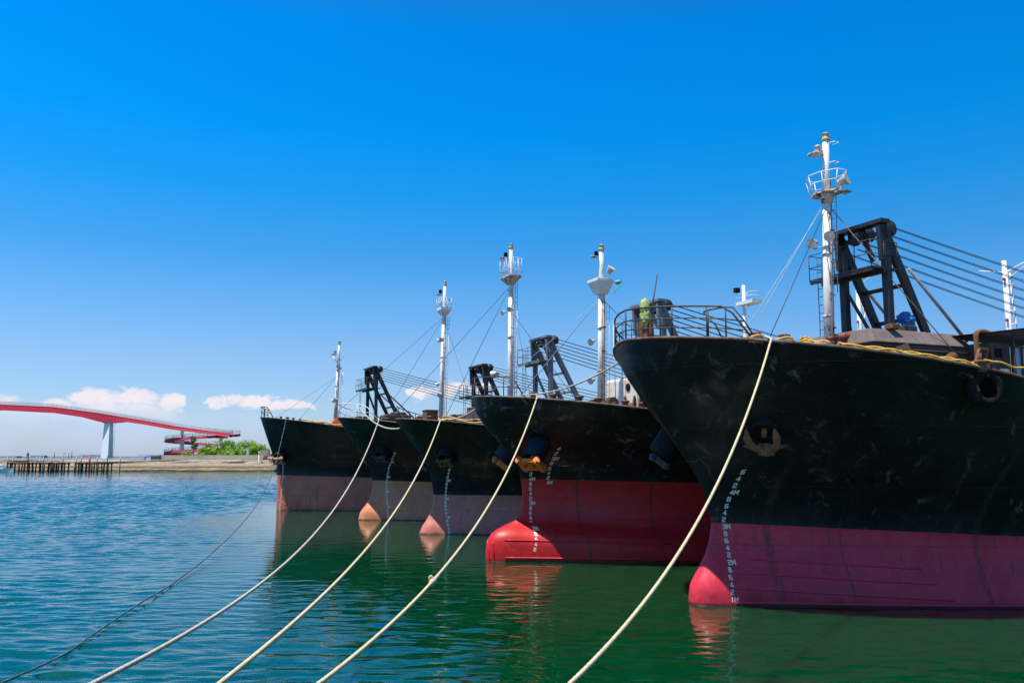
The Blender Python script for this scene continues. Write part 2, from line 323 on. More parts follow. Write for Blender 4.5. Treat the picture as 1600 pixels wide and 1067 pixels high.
# ------------------------------------------------------------------ water
def water():
    m, T, B = new_mat('harbour_water'); tcn = T.n('ShaderNodeTexCoord'); ob = tcn.outputs['Object']
    sp = T.n('ShaderNodeSeparateXYZ'); T.nt.links.new(ob, sp.inputs[0])
    LEE = T.maprange(T.math('ADD', sp.outputs[0], T.math('MULTIPLY', sp.outputs[1], .31)), -7.0, 7.0)
    # murk: patches of green plankton water
    n = T.noise(T.scaled(ob, (.03, .05, 1)), 1.0, 3)
    T.put(B.inputs['Base Color'], T.mix(LEE, (.0005, .062, .060), T.mix(T.maprange(n, .3, .7), (.0004, .034, .008), (.0006, .046, .014))))
    B.inputs['Subsurface Weight'].default_value = 1.0; B.inputs['Subsurface Radius'].default_value = (1.2, 2.4, 2.0); B.inputs['Subsurface Scale'].default_value = .8
    B.inputs['Roughness'].default_value = .035; B.inputs['IOR'].default_value = 1.333; B.inputs['Specular IOR Level'].default_value = .5
    # the ships give a lee: calm water between and in front of the hulls, ruffled outside
    lee = T.maprange(T.math('ADD', sp.outputs[0], T.math('MULTIPLY', sp.outputs[1], .31)), -6.0, 4.0)
    lee = T.math('MULTIPLY', lee, T.maprange(sp.outputs[1], 95, 70))
    gust = T.maprange(T.noise(T.scaled(ob, (.035, .085, 1), (3, 1, 0)), 1.0, 3), .35, .68)
    amp = T.math('ADD', T.math('MULTIPLY', T.math('SUBTRACT', 1.0, lee), T.math('ADD', .7, T.math('MULTIPLY', gust, .8))), T.math('MULTIPLY', lee, T.math('ADD', .06, T.math('MULTIPLY', gust, .12))))
    long = T.noise(T.scaled(ob, (.30, 1.0, 1)), .9, 2, .45, .3)
    mid = T.noise(T.scaled(ob, (.42, 1.25, 1), (5, 2, 0)), 2.4, 3, .5, .5)
    sml = T.noise(T.scaled(ob, (.6, 1.2, 1), (1, 9, 0)), 8.0, 3, .5)
    h = T.math('ADD', T.math('MULTIPLY', long, .01), T.math('ADD', T.math('MULTIPLY', mid, .036), T.math('MULTIPLY', sml, .009)))
    b = T.n('ShaderNodeBump'); b.inputs['Strength'].default_value = 1.0; b.inputs['Distance'].default_value = 1.0
    T.put(b.inputs['Height'], T.math('MULTIPLY', h, amp)); T.nt.links.new(b.outputs[0], B.inputs['Normal'])
    # near water: a real wave field, finer close to the quay; beyond it a flat sheet carries the bump alone
    import numpy as np
    rng = np.random.default_rng(3); Y0, Y1, K = 12.0, 256.5, .72
    ys = [Y0]
    while ys[-1] < Y1: ys.append(ys[-1]+max(.065, ys[-1]*.0024))
    ys[-1] = Y1; ys = np.array(ys); NC = 620; us = np.linspace(-K, K, NC); X = np.outer(ys, us); Y = np.repeat(ys[:, None], NC, 1)
    def fbm(x, y, sc, sd):
        r = np.random.default_rng(sd); a = 0
        for k in range(10): th = r.uniform(0, 2*pi); f = sc*r.uniform(.5, 1.8); a = a+np.sin((x*cos(th)*.6+y*sin(th)*1.3)*f+r.uniform(0, 6.28))
        return a/3.2
    leeN = np.clip((X+.31*Y+7+1.5*fbm(X, Y, .12, 5))/9, 0, 1); leeN = leeN*leeN*(3-2*leeN)*np.clip((100-Y)/25, 0, 1)
    gust = np.clip(.5+.5*fbm(X, Y, .10, 9), 0, 1)
    amp = (1-leeN)*(.019+.019*gust+.045*np.clip((Y-30)/60, 0, 1))+leeN*(.0028+.008*gust**2+.008*np.clip((22-Y)/7, 0, 1)*gust)
    Z = np.zeros_like(X); NW = 64
    wx = X+.25*fbm(X, Y, .9, 21); wy = Y+.25*fbm(X, Y, .9, 22)
    for k in range(NW):
        lam = .26*(1.5/.26)**(k/NW)*rng.uniform(.9, 1.1); th = pi/2+rng.normal()*.33; kk = 2*pi/lam
        dyl = np.maximum(.065, Y*.0024); fade = np.clip((lam/dyl-2.4)/2.0, 0, 1)
        sl = (.20 if lam < 1.2 else .17)/sqrt(NW/2)*2.2
        Z += fade*sl/kk*np.sin((wx*cos(th)+wy*sin(th))*kk+rng.uniform(0, 6.28))
    Z *= amp/.12
    edge = np.clip((Y-Y0)/1.5, 0, 1)*np.clip((Y1-Y)/6, 0, 1)*np.clip((K-np.abs(X/Y))/.03, 0, 1); Z *= edge
    nr = len(ys); co = np.stack([X, Y, Z], -1).reshape(-1, 3); S = 9000
    ext = np.array([(-S, -80, 0), (S, -80, 0), (S, 16000, 0), (-S, 16000, 0)], float); co = np.vstack([co, ext]); n0 = nr*NC
    i = np.arange(nr-1)[:, None]*NC+np.arange(NC-1)[None]; q = np.stack([i, i+1, i+NC+1, i+NC], -1).reshape(-1, 4)
    c00, c10, c11, c01 = 0, NC-1, nr*NC-1, (nr-1)*NC
    q = np.vstack([q, [[n0, n0+1, c10, c00], [n0+1, n0+2, c11, c10], [n0+2, n0+3, c01, c11], [n0+3, n0, c00, c01]]])
    me = bpy.data.meshes.new('water'); me.vertices.add(len(co)); me.vertices.foreach_set('co', co.ravel()); me.loops.add(q.size); me.loops.foreach_set('vertex_index', q.ravel().astype(np.int32))
    me.polygons.add(len(q)); me.polygons.foreach_set('loop_start', (np.arange(len(q))*4).astype(np.int32)); me.update(calc_edges=True)
    me.polygons.foreach_set('use_smooth', np.concatenate([np.ones(len(q)-4, bool), np.zeros(4, bool)])); me.materials.append(m)
    o = bpy.data.objects.new('water', me); C.objects.link(o); tag(o, 'green teal harbour water with small ripples', None, None, 'structure')
water()

# ------------------------------------------------------------------ ships
ANG = radians(25); AX = Vector((cos(ANG), sin(ANG), 0)); NV = Vector((-sin(ANG), cos(ANG), 0))
BEAM = 6.2; ZB = -2.0
class Hull:
    """bow form: t runs aft from the stem, v to starboard, z up from the water"""
    def __init__(s, pos, stem, H, zb, nose, rake=.15):
        s.pos = Vector(pos); s.stem = sorted((z, t) for t, z in stem); s.H = H; s.zb = zb; s.nose = nose; s.rk = rake
    def zr(s, x):
        return s.H-s.rk*(x if x < 9 else 9+(1-math.exp(-(x-9)/5))*5)
    def ts(s, z): return interp(s.stem, z)
    def width(s, z0, x):
        x = max(x, 0); g = min(max((z0-s.zb)/(s.H-s.zb), 0), 1)**1.45
        lo = (1-(1-min(x/15, 1))**1.8)**1.1; hi = (1-(1-min(x/9, 1))**2)**.65
        w = BEAM*lerp(lo, hi, g); r, ln = s.nose(z0)
        q = min(x/ln, 1); nz = r*sqrt(max(0, 1-(1-q)**2)); w = (w**2.2+nz**2.2)**(1/2.2)
        w = min(w, BEAM)
        if x > 42: w *= 1-.3*((x-42)/12)**2
        return w
    def surf(s, t, z, side=-1, off=0.0):
        """point on the shell at (t, z)"""
        x = max(t-s.ts(z), 0); f = 0
        for _ in range(8):
            f = (z-ZB)/(s.zr(x)-ZB); z0 = ZB+f*(s.H-ZB); x = max(t-s.ts(z0), 0)
        return Vector((t, side*(s.width(z0, x)+off), z))
    def rim(s, x, side=-1, inset=0.0, dz=0.0):
        p = Vector((s.ts(s.H)+x, side*max(s.width(s.H, x)-inset, 0), s.zr(x)+dz)); return p
    def world(s, p): return s.pos+AX*p[0]+NV*p[1]+Vector((0, 0, p[2]))
    def px(s, p):
        q = s.world(p)-Vector((0, 0, CAMH)); d = q.y*cos(pitch)+q.z*sin(pitch); return 800+FPX*q.x/d
    def t_px(s, px, z, side=-1):
        best = None
        for i in range(0, 1400):
            t = s.ts(z)+.2+i*.01; e = abs(s.px(s.surf(t, z, side))-px)
            if best is None or e < best[0]: best = (e, t)
        return best[1]
    def build(s, root, mat):
        xs = [0, .02, .05, .1, .17, .26, .37, .5, .66, .85, 1.08, 1.35, 1.7, 2.1, 2.6, 3.2, 3.9, 4.7, 5.6, 6.6, 7.8, 9.2, 11, 13, 16, 20, 26, 34, 42, 46, 50, 54]
        NR = 56; vs = []; nx = len(xs)
        for side in (-1, 1):
            for i in range(NR+1):
                f = i/NR; z0 = ZB+f*(s.H-ZB)
                for x in xs:
                    z = ZB+f*(s.zr(x)-ZB); vs.append((s.ts(z0)+x, side*s.width(z0, x), z))
        fs = []; o = (NR+1)*nx
        for i in range(NR):
            for j in range(nx-1):
                a = i*nx+j; fs.append((a, a+1, a+nx+1, a+nx)); b = a+o; fs.append((b, b+nx, b+nx+1, b+1))
            a = i*nx+nx-1; fs.append((a, a+o, a+o+nx, a+nx))
        mb = MB(); mb.add(vs, fs, True); ob = mb.build('hull', mat, root)
        bm = bmesh.new(); bm.from_mesh(ob.data); bmesh.ops.remove_doubles(bm, verts=bm.verts, dist=.0005); bmesh.ops.recalc_face_normals(bm, faces=bm.faces); bm.to_mesh(ob.data); bm.free()
        # deck plate, 12 cm under the rim
        mb = MB(); vs = []
        for x in xs[3:]:
            for q in (-1, -.5, 0, .5, 1): p = s.rim(x, 1, .10); vs.append((p.x, p.y*q, p.z-.12+.12*(1-q*q)))
        n = len(xs[3:]); mb.add(vs, [(i*5+k, (i+1)*5+k, (i+1)*5+k+1, i*5+k+1) for i in range(n-1) for k in range(4)]); mb.build('deck', M['deck'], root)
        # rounded gunwale bar
        mb = MB(); pts = [s.rim(x, 1) for x in reversed(xs)]+[s.rim(x, -1) for x in xs[1:]]; mb.tube(pts, .042, 6); mb.build('gunwale', M['rim'], root)

# stroke digits, drawn as raised strips on the shell
GL = {'0': [((0, 0), (0, 2), (1, 2), (1, 0), (0, 0))], '1': [((.5, 0), (.5, 2)), ], '2': [((0, 2), (1, 2), (1, 1.1), (0, .9), (0, 0), (1, 0))],
      '3': [((0, 2), (1, 2), (1, 0), (0, 0)), ((.3, 1), (1, 1))], '4': [((.75, 0), (.75, 2), (0, .6), (1.1, .6))], '5': [((1, 2), (0, 2), (0, 1.1), (1, 1), (1, 0), (0, 0))],
      '6': [((1, 2), (0, 1.7), (0, 0), (1, 0), (1, 1), (0, 1))], '8': [((0, 0), (0, .9), (.1, 1), (.1, 2), (.9, 2), (.9, 1), (1, .9), (1, 0), (0, 0)), ((.1, 1), (.9, 1))],
      'M': [((0, 0), (0, 2), (.6, .8), (1.2, 2), (1.2, 0))]}
def draft_marks(h, root, col, tfun, ztop, step=.2, size=.11, thick=.026, side=-1, mat=None):
    mb = MB(); z = ztop
    for word in col:
        t0 = tfun(z); u0 = 0.0
        for ch in word:
            k = size/2
            for st in GL[ch]:
                for (x0, y0), (x1, y1) in zip(st, st[1:]):
                    d = Vector((x1-x0, y1-y0, 0)); L = d.length
                    if L < 1e-6: continue
                    d /= L; nn = Vector((-d.y, d.x, 0)); e = thick/2
                    a = Vector((u0+x0*k*1.15, z+y0*k, 0))-d*e; b = Vector((u0+x1*k*1.15, z+y1*k, 0))+d*e
                    q = [a-nn*e, b-nn*e, b+nn*e, a+nn*e]
                    vs = [h.surf(t0+p.x, p.y, side, .008) for p in q]; mb.add(vs, [(0, 1, 2, 3)])
            u0 += size*.86
        z -= step
    return mb.build('draft_marks', mat or M['marks'], root)

def anchor(H_, root, t, z, side, mat, size=1.0, length=.45, aim=(-.25, -.55), style='flukes', br=.56, ak=None):
    """hawse bolster standing off the shell with a stockless anchor drawn up into it"""
    p = H_.surf(t, z, side); a = H_.surf(t+.15, z, side); b = H_.surf(t, z+.15, side)
    nrm = (a-p).cross(b-p).normalized()
    if nrm.y*side < 0: nrm = -nrm
    ax = (nrm+Vector((aim[0], 0, aim[1]))).normalized(); k = size; L = length
    mb = MB(); mb.lathe([((br+.10)*k, -.8), ((br+.02)*k, L-.12), (br*k, L-.03), ((br-.06)*k, L), ((br-.14)*k, L-.03), ((br-.2)*k, L-.3), ((br-.24)*k, -.2)], p, ax, 24); mb.build('hawse_bolster', H_.bolmat, root)
    u = (Vector((0, 0, 1))-ax*ax.z).normalized(); s_ = ax.cross(u).normalized(); e = p+ax*L; k = ak or size
    mb = MB(); mb.beam(e-ax*.8, e+ax*.12*k, .12*k, .12*k)
    if style == 'flukes':
        cr = e+ax*.26*k-u*.42*k
        mb.beam(cr-s_*.22*k, cr+s_*.22*k, .26*k, .22*k, u); mb.blob(cr, (.2*k, .17*k, .2*k), 6, .2, 2); mb.beam(cr, cr-u*.22*k, .16*k, .16*k, ax, .08*k, .08*k)
        for q in (-1, 1):
            pts = [cr+s_*q*.14*k, cr+s_*q*.30*k+u*.16*k+ax*.06*k, cr+s_*q*.38*k+u*.40*k+ax*.10*k, cr+s_*q*.40*k+u*.62*k+ax*.10*k, cr+s_*q*.38*k+u*.86*k+ax*.04*k]
            for j, wd in enumerate((.20, .17, .16, .20)): mb.beam(pts[j], pts[j+1], wd*k, .13*k, ax, (.17, .16, .20, .05)[j]*k, .10*k)
            mb.beam(cr+s_*q*.24*k+u*.08*k, cr+s_*q*.60*k+u*.16*k, .12*k, .10*k, ax, .04*k, .04*k)
    else:
        cr = e+ax*.16*k-u*.08*k
        for q in (-1, 1):
            mb.beam(cr-s_*.36*k+u*q*.17*k, cr+s_*.36*k+u*q*.17*k, .16*k, .15*k, u); mb.beam(cr+s_*q*.38*k-u*.30*k, cr+s_*q*.38*k+u*.32*k, .20*k, .20*k, ax, .15*k, .18*k)
            mb.blob(cr+s_*q*.43*k+u*.26*k, (.13*k, .11*k, .13*k), 5, .2, 2, q+2); mb.blob(cr+s_*q*.40*k-u*.30*k, (.13*k, .12*k, .10*k), 5, .2, 2, q+5)
        mb.beam(cr-s_*.02*k-u*.2*k, cr-s_*.02*k+u*.2*k, .14*k, .16*k, ax)
    return mb.build('anchor', mat, root, .012)

def ladder(p0, p1, w, parent, mat, side=(0, 1, 0), step=.3, r=.015):
    p0 = Vector(p0); p1 = Vector(p1); s_ = Vector(side)*w/2; mb = MB(); mb.tube([p0-s_, p1-s_], r, 5); mb.tube([p0+s_, p1+s_], r, 5)
    n = int((p1-p0).length/step)
    for i in range(1, n): q = p0.lerp(p1, i/n); mb.tube([q-s_, q+s_], r*.8, 4)
    return mb.build('ladder', mat, parent)
def floodlight(c, d, parent, k=1.0, mat=None):
    d = Vector(d).normalized(); mb = MB(); c = Vector(c)
    mb.lathe([(.03*k, -.16*k), (.07*k, -.12*k), (.09*k, -.02*k), (.13*k, .08*k), (.135*k, .10*k)], c, d, 12)
    o = mb.build('floodlight', mat or M['lampwhite'], parent); g = MB(); g.lathe([(.10*k, .103*k), (.04*k, .112*k), (0.0, .115*k)], c, d, 12)
    return o
def mast(root, t, z0, z1, rake, r, kind, deckz=None):
    """white foremast standing on the forecastle; returns the pole, its fittings are its children"""
    def P(z, dt=0.0, dv=0.0): return Vector((t+(z-z0)*rake+dt, dv, z))
    mid = lerp(z0, z1, .70); mb = MB(); mb.tube([P(z0-.1), P(mid)], r*1.15, 12, r1=r); mb.tube([P(mid), P(z1-.25)], r*.86, 12, r1=r*.8)
    mb.lathe([(r*2.1, 0), (r*2.1, .05), (r*1.3, .06)], P(z0-.1), n=12)
    pole = mb.build('mast', M['mast'] if kind != 'clean' else M['mastclean'], root)
    cn = MB(); zz = z0+.3
    for (a_, o1, o2) in ((.80, r*1.2, -r*.5), (.66, -r*.3, -r*1.25)): cn.tube([P(z0, o1, o2), P(lerp(z0, z1, a_*.5), o1, o2), P(lerp(z0, z1, a_), o1*.8, o2*.8)], .022, 5)
    while zz < mid: cn.box(P(zz, r*.6, -r*1.0), (r*1.4, .05, .05)); zz += 1.1
    cn.build('cable_conduit', M['rustwhite'], pole)
    for q in (.22, .48): MB().lathe([(r*1.12, -.04), (r*1.3, -.03), (r*1.3, .03), (r*1.1, .04)], P(lerp(z0, z1, q)), n=12).build('collar', M['rustwhite'], pole)
    lan = MB(); lan.lathe([(r*1.0, -.25), (r*1.15, -.22), (r*.85, -.16), (r*.8, -.04), (r*1.05, -.02), (r*.6, .02), (0, .05)], P(z1), n=12); lan.build('masthead_light', M['yellowlamp'], pole)
    return pole, P
def bracket_lamp(pole, p, d, k=1.0, dark=False):
    """side lamp on a little tray stuck out from the mast"""
    p = Vector(p); d = Vector(d); mb = MB(); mb.beam(p, p+d*.30*k, .10*k, .03*k); mb.lathe([(.05*k, -.06*k), (.19*k, -.01*k), (.20*k, .02*k), (.10*k, .03*k)], p+d*.36*k, (0, 0, 1), 12)
    mb.tube([p+Vector((0, 0, -.25*k)), p+d*.3*k], .012, 5); mb.build('lamp_bracket', M['lampwhite'], pole)
    l = MB(); l.lathe([(.09*k, .03*k), (.10*k, .06*k), (.09*k, .20*k), (.11*k, .22*k), (.05*k, .27*k), (0, .28*k)], p+d*.26*k, (0, 0, 1), 10); l.build('side_lamp', M['black'] if dark else M['lampwhite'], pole)
def rail_path(mb, pts, r=.02, n=5): mb.tube(pts, r, n)

def gantry(root, t, h, zt, zb, mat, zp, run=2.3, tall=True, ncab=6, plat_side=1, cab_end=(34, 8.5), fan=.9):
    """crane jib rest: two upright legs, two raked legs, cross beams, sheaves and a railed platform"""
    mb = MB()
    for v in (-h, h):
        mb.beam((t, v, zb), (t, v, zt-.55), .24, .24, (1, 0, 0)); mb.beam((t-.12, v, zt-.12), (t+run, v, zb), .34, .16, (0, 1, 0), .26, .16)
        mb.beam((t-.05, v, zt-1.3), (t-.15, v, zt-.1), .16, .42, (1, 0, 0), .16, .34)
    g = mb.build('crane_gantry', mat, root, .012)
    mb = MB(); mb.beam((t-.15, -h-.2, zt), (t-.15, h+.2, zt), .42, .14); mb.beam((t+.1, -h, zt-.3), (t+.1, h, zt-.3), .10, .14)
    for f, wd in ((.38, .16), (.58, .14), (.86, .14)): mb.beam((t-.1+(run+.1)*f, -h, lerp(zt, zb, f)), (t-.1+(run+.1)*f, h, lerp(zt, zb, f)), wd, .12)
    mb.beam((t-.1, 0, zt-.1), (t+.45, 0, zt-1.1), .14, .14); mb.beam((t+.0, h, zt-1.9), (t+.9, -h*.2, zb+.4), .14, .12)
    mb.build('cross_beam', mat, g, .01)
    for v in (-h+.02, -h+.30, 0, h-.3): MB().lathe([(.05, -.05), (.27, -.05), (.23, 0), (.27, .05), (.05, .05)], (t+.28, v, zt-.18), (0, 1, 0), 20).build('sheave', M['blackiron'], g)
    # platform
    x0, x1 = t-.85, t+.35; y0, y1 = -h-.15, h+.75; mb = MB(); mb.box(((x0+x1)/2, (y0+y1)/2, zp), (x1-x0, y1-y0, .06)); mb.box(((x0+x1)/2, (y0+y1)/2, zp-.09), (.12, y1-y0, .12)); mb.box((x0+.05, (y0+y1)/2, zp-.08), (.08, y1-y0-.01, .10))
    pl = mb.build('platform', mat, g)
    mb = MB()
    for zz in (.45, .9): mb.tube([(x1, y0, zp+zz), (x0, y0, zp+zz), (x0, y1, zp+zz), (x1, y1, zp+zz)], .016, 5)
    for q in range(5): y = lerp(y0, y1, q/4); mb.tube([(x0, y, zp), (x0, y, zp+.9)], .016, 5)
    for q in (.5, 1.0):
        for y in (y0, y1): mb.tube([(lerp(x0, x1, q), y, zp), (lerp(x0, x1, q), y, zp+.9)], .016, 5)
    mb.build('handrail', M['rail'], pl)
    if tall: ladder((t-.5, h+.55, zb), (t-.5, h+.55, zp+.9), .34, g, M['rail'], (0, 1, 0), .28)
    for i in range(ncab):
        v = lerp(-h+.1, h-.1, i/(ncab-1)); zs = zt-.05-i*.13*fan; e = Vector((cab_end[0], v*1.3, cab_end[1]-.30*fan*i))
        for dv in (0, .07):
            MB().tube(sag((t+.3, v+dv, zs), (e.x, e.y+dv, e.z-dv), .35, 14), .014, 5).build('luffing_cable', M['cable'], g)
    return g
def bitts(root, h, x, side=-1, inset=.35, mat=None, k=1.0):
    p = h.rim(x, side, inset); q = h.rim(x+.55*k, side, inset); mb = MB()
    mb.beam(p+Vector((-.15, 0, -.03)), q+Vector((.15, 0, -.03)), .3*k, .05)
    for c in (p, q): mb.lathe([(.10*k, -.1), (.10*k, .16*k), (.155*k, .19*k), (.155*k, .24*k), (.06*k, .26*k)], c, n=14)
    return mb.build('bitts', mat or M['rim'], root)
def windlass(root, x, z, mat, v=0.0, k=1.0):
    mb = MB()
    for y in (-.9, .9): mb.lathe([(.35*k, -.16), (.35*k, -.12), (.2*k, -.1), (.2*k, .1), (.35*k, .12), (.35*k, .16)], (x, v+y*k, z+.42*k), (0, 1, 0), 18)
    mb.tube([(x, v-1.3*k, z+.42*k), (x, v+1.3*k, z+.42*k)], .07*k, 8)
    for y in (-.5, .5): mb.box((x, v+y*k, z+.25*k), (.5*k, .16*k, .6*k))
    mb.box((x+.25*k, v, z+.22*k), (.5*k, .55*k, .5*k)); return mb.build('windlass', mat, root, .015)

def no(z0, pts): return interp(pts, z0)
def nose_small(top, r, ln): 
    return lambda z: (lerp(r, .10, sstep(top-.5, top+.9, z)), lerp(ln, .25, sstep(top-.5, top+.9, z)))
def nose_s4(z):
    return (lerp(.62, .12, sstep(.9, 1.75, z)), lerp(1.0, .3, sstep(.9, 1.75, z)))
hulls = {
 5: Hull((5.16, 25.65, 0), [(-2.05, 7.5), (-1.82, 6.76), (-1.34, 5.84), (-.73, 5.02), (-.13, 4.27), (.34, 3.62), (.62, 3.06), (.78, 2.5), (.79, 2.22), (.73, 1.85), (.56, 1.4), (.32, .95), (.08, .57), (.01, .25), (0, 0), (.05, -2)], 7.55, 2.3, nose_small(.9, .50, .62)),
 4: Hull((-1.05, 36.19, 0), [(-.55, 6.6), (-.4, 6.02), (.03, 5.36), (.84, 4.57), (1.37, 3.91), (1.55, 3.37), (1.63, 2.84), (1.63, 2.31), (1.51, 1.84), (1.22, 1.53), (.7, 1.36), (.28, 1.12), (.05, .79), (0, .41), (0, -2)], 6.68, 3.1, nose_s4, .13),
 3: Hull((-5.12, 48.66, 0), [(-1.40, 6.28), (-.63, 5.22), (.12, 4.27), (.58, 3.28), (.78, 2.39), (.83, 1.86), (.72, 1.34), (.47, .82), (.18, .41), (0, 0), (-.2, -2)], 6.3, 2.2, nose_small(.7, .5, .7), .13),
 2: Hull((-10.38, 59.45, 0), [(-1.55, 6.83), (-.8, 5.67), (-.02, 4.59), (.57, 3.72), (.86, 2.86), (.96, 2.21), (.84, 1.56), (.5, 1.01), (.12, .51), (0, 0), (0, -2)], 6.85, 2.6, nose_small(.8, .5, .62), .15),
 1: Hull((-18.79, 70.1, 0), [(-1.5, 7.3), (-1.03, 5.93), (-.51, 4.51), (-.13, 3.79), (-.04, 2.62), (0, 0), (0, -2)], 7.35, 3.2, lambda z: (.30, .4), .16),
}
SH = {
 5: dict(z0=2.33, sl=.045, boot=(.82, .040, .072), boot2=(.66, .026, .052), rust=1.0, wear_caustic=1.0, streaks=((2.15, .16, 4.3), (7.2, .12, 5.2), (3.9, .05, 3.0)), label='nearest black cargo ship with magenta lower hull and a big tyre on its rail', bol=(.006, .008, .010)),
 4: dict(z0=3.34, sl=.025, boot=(.66, .018, .020), boot2=(.55, .012, .014), rust=.8, wear_caustic=2.6, streaks=((3.6, .10, 4.0), (6.2, .08, 5.0)), label='black cargo ship with bright red lower hull and long bulbous bow, orange anchor', bol=(.008, .018, .034)),
 3: dict(z0=2.12, sl=.004, boot=(.72, .22, .16), boot2=(.60, .18, .13), rust=.6, wear_caustic=1.0, label='middle black cargo ship with dull purple lower hull', bol=(.007, .008, .009)),
 2: dict(z0=2.66, sl=.03, boot=(.82, .29, .135), boot2=(.68, .225, .105), rust=.6, wear_caustic=1.0, label='black cargo ship with brownish grey lower hull and white bow rail', bol=(.007, .009, .009)),
 1: dict(z0=2.78, sl=.03, boot=(.76, .20, .12), boot2=(.60, .145, .09), rust=1.1, wear_caustic=.7, label='farthest black cargo ship with straight stem and faded pink lower hull', bol=(.007, .008, .009)),
}
roots = {}
for k, h in hulls.items():
    q = SH[k]; r = empty('cargo_ship', h.pos, ANG); tag(r, q['label'], 'ship', 'cargo ships moored side by side'); roots[k] = r
    h.bolmat = surf('hawse_paint_%d' % k, q['bol'], tuple(x*1.8 for x in q['bol']), .7, 3, rust=.15, spec=.2)
    h.build(r, hull_mat('hull_paint_%d' % k, q['z0'], q['sl'], q['boot'], q['boot2'], q['rust'], k*3.7, wear_caustic=q['wear_caustic'], streaks=q.get('streaks', ())))

def pulpit(h, root, x0, x1, ht, mat, mid=(.5,), drop=.5, step=.55, stx=None, r=.024):
    """bow rail: x0..x1 measured round the rim, negative on the starboard side"""
    def R(x, z): p = h.rim(abs(x), 1 if x < 0 else -1, .06); p.z += z; return p
    n = max(4, int((x1-x0)/.12)); xs = [lerp(x0, x1, i/n) for i in range(n+1)]
    mb = MB(); mb.tube([R(x, ht) for x in xs]+[R(x1+drop*.35, ht*.8), R(x1+drop, .0)], r*1.2, 6)
    for m in mid: mb.tube([R(x, ht*m) for x in xs]+[R(x1+drop*.7, ht*m*.9)], r*.8, 5)
    x = x0
    while x <= x1+.01: mb.tube([R(x, 0), R(x, ht)], r, 5); x += step
    return mb.build('bow_rail', mat, root)

# ---------------- ship 5 (nearest)
h = hulls[5]; R5 = roots[5]
def tc_(t_px_list):  # draft mark column as pixel -> t
    return t_px_list
col5 = [h.t_px(x, z) for x, z in ((1166, 3.86), (1143, 3.06), (1135, 2.66), (1132, 2.26), (1136, 1.86), (1142, 1.26), (1144, .7), (1146, .2))]
colz = [3.86, 3.06, 2.66, 2.26, 1.86, 1.26, .7, .2]
cf5 = lambda z: interp(sorted(zip(colz, col5)), z)-.06
draft_marks(h, R5, ['6', '4', '2', '4M', '8', '6', '4', '2', '3M', '8', '6', '4', '2', '2M', '8', '6', '4', '2', '1M'], cf5, 3.72, .2, .115, .026)
def strake(h, root, t0, t1, za, zb_, r=.028, mat=None):
    mb = MB(); n = 24; mb.tube([h.surf(lerp(t0, t1, i/n), lerp(za, zb_, i/n), -1, .004) for i in range(n+1)], r, 6); return mb.build('bilge_strake', mat, root)
def bootmat(k):
    q = SH[k]; return surf('antifouling_%d' % k, q['boot'], q['boot2'], .45, 2, rust=.12, rustcol=(.10, .03, .02))
bm5 = bootmat(5)
for (xa, xb, za, zb_) in ((1165, 1440, 1.27, 1.05), (1145, 1463, .90, .64), (1140, 1490, .50, .22)): strake(h, R5, h.t_px(xa, za), h.t_px(xb, zb_), za, zb_, .026, bm5)
strake(h, R5, h.t_px(1150, .1), 14, .09, .05, .035, bm5)
anchor(h, R5, h.t_px(1195, 4.95), 4.95, -1, M['anchor_b'], .85, .10, (-.25, -.45), br=.44, ak=1.0)
anchor(h, R5, h.t_px(1195, 4.95), 4.95, 1, M['anchor_g'], .95, .9, (-.4, -.8), 'box', .45)
pulpit(h, R5, -2.2, 1.35, .88, M['rail'], (.32, .62), .55)
mb = MB()
def R(x, z): p = h.rim(x, -1, .06); p.z += z; return p
mb.tube([R(1.05, .70), R(1.1, .76), R(1.4, .86), R(1.55, .86), R(1.75, .5), R(1.95, .02)], .024, 6); mb.tube([R(1.05, .7), R(1.25, .35), R(1.35, 0)], .022, 6); mb.tube([R(1.12, 0), R(1.12, .78)], .022, 6); mb.tube([R(1.42, 0), R(1.42, .86)], .022, 6)
mb.build('bow_rail', M['rail'], R5)
pole, P = mast(R5, 5.72, 7.0, 15.1, .045, .14, 'rusty')
zp = 12.95; mb = MB(); pc = P(zp); ring = []
for i in range(8): an = 2*pi*(i+.5)/8; ring.append(pc+Vector((.34*cos(an)*(1.15), .60*sin(an), 0)))
ringu = [p+Vector((0, 0, .05)) for p in ring]
mb.add(ring+ringu, [tuple(reversed(range(8))), tuple(range(8, 16))]+[(i, (i+1) % 8, 8+(i+1) % 8, 8+i) for i in range(8)]); mb.lathe([(.15, -.35), (.30, -.01)], pc, n=10); mb.box(pc+Vector((.1, -.62, -.06)), (.5, .3, .04))
pl = mb.build('lookout_platform', M['rustwhite'], pole)
mb = MB(); up = [p+(p-pc)*.30+Vector((0, 0, .66)) for p in ring]; um = [p+(p-pc)*.15+Vector((0, 0, .36)) for p in ring]
mb.tube(up+[up[0]], .020, 5); mb.tube(um+[um[0]], .014, 5)
for a_, b_ in zip(ring, up): mb.tube([a_, b_], .018, 5)
mb.build('platform_rail', M['railwhite'], pl)
floodlight(pc+Vector((.1, -.66, .30)), (.3, -.8, .25), pole, 1.5)
bracket_lamp(pole, P(14.35), (-.75, .35, 0), 1.25)
for z_ in (14.75, 14.05): mb = MB(); q = P(z_); mb.tube([q, q+Vector((.1, -.30, 0)), q+Vector((.35, -.26, .02)), q+Vector((.3, 0, 0))], .012, 5); mb.build('step_iron', M['railwhite'], pole)
floodlight(P(11.35)+Vector((-.25, .38, -.02)), (-.95, -.25, -.3), pole, 1.35); floodlight(P(11.4)+Vector((-.18, -.28, .02)), (-.7, -.7, -.25), pole, 1.35)
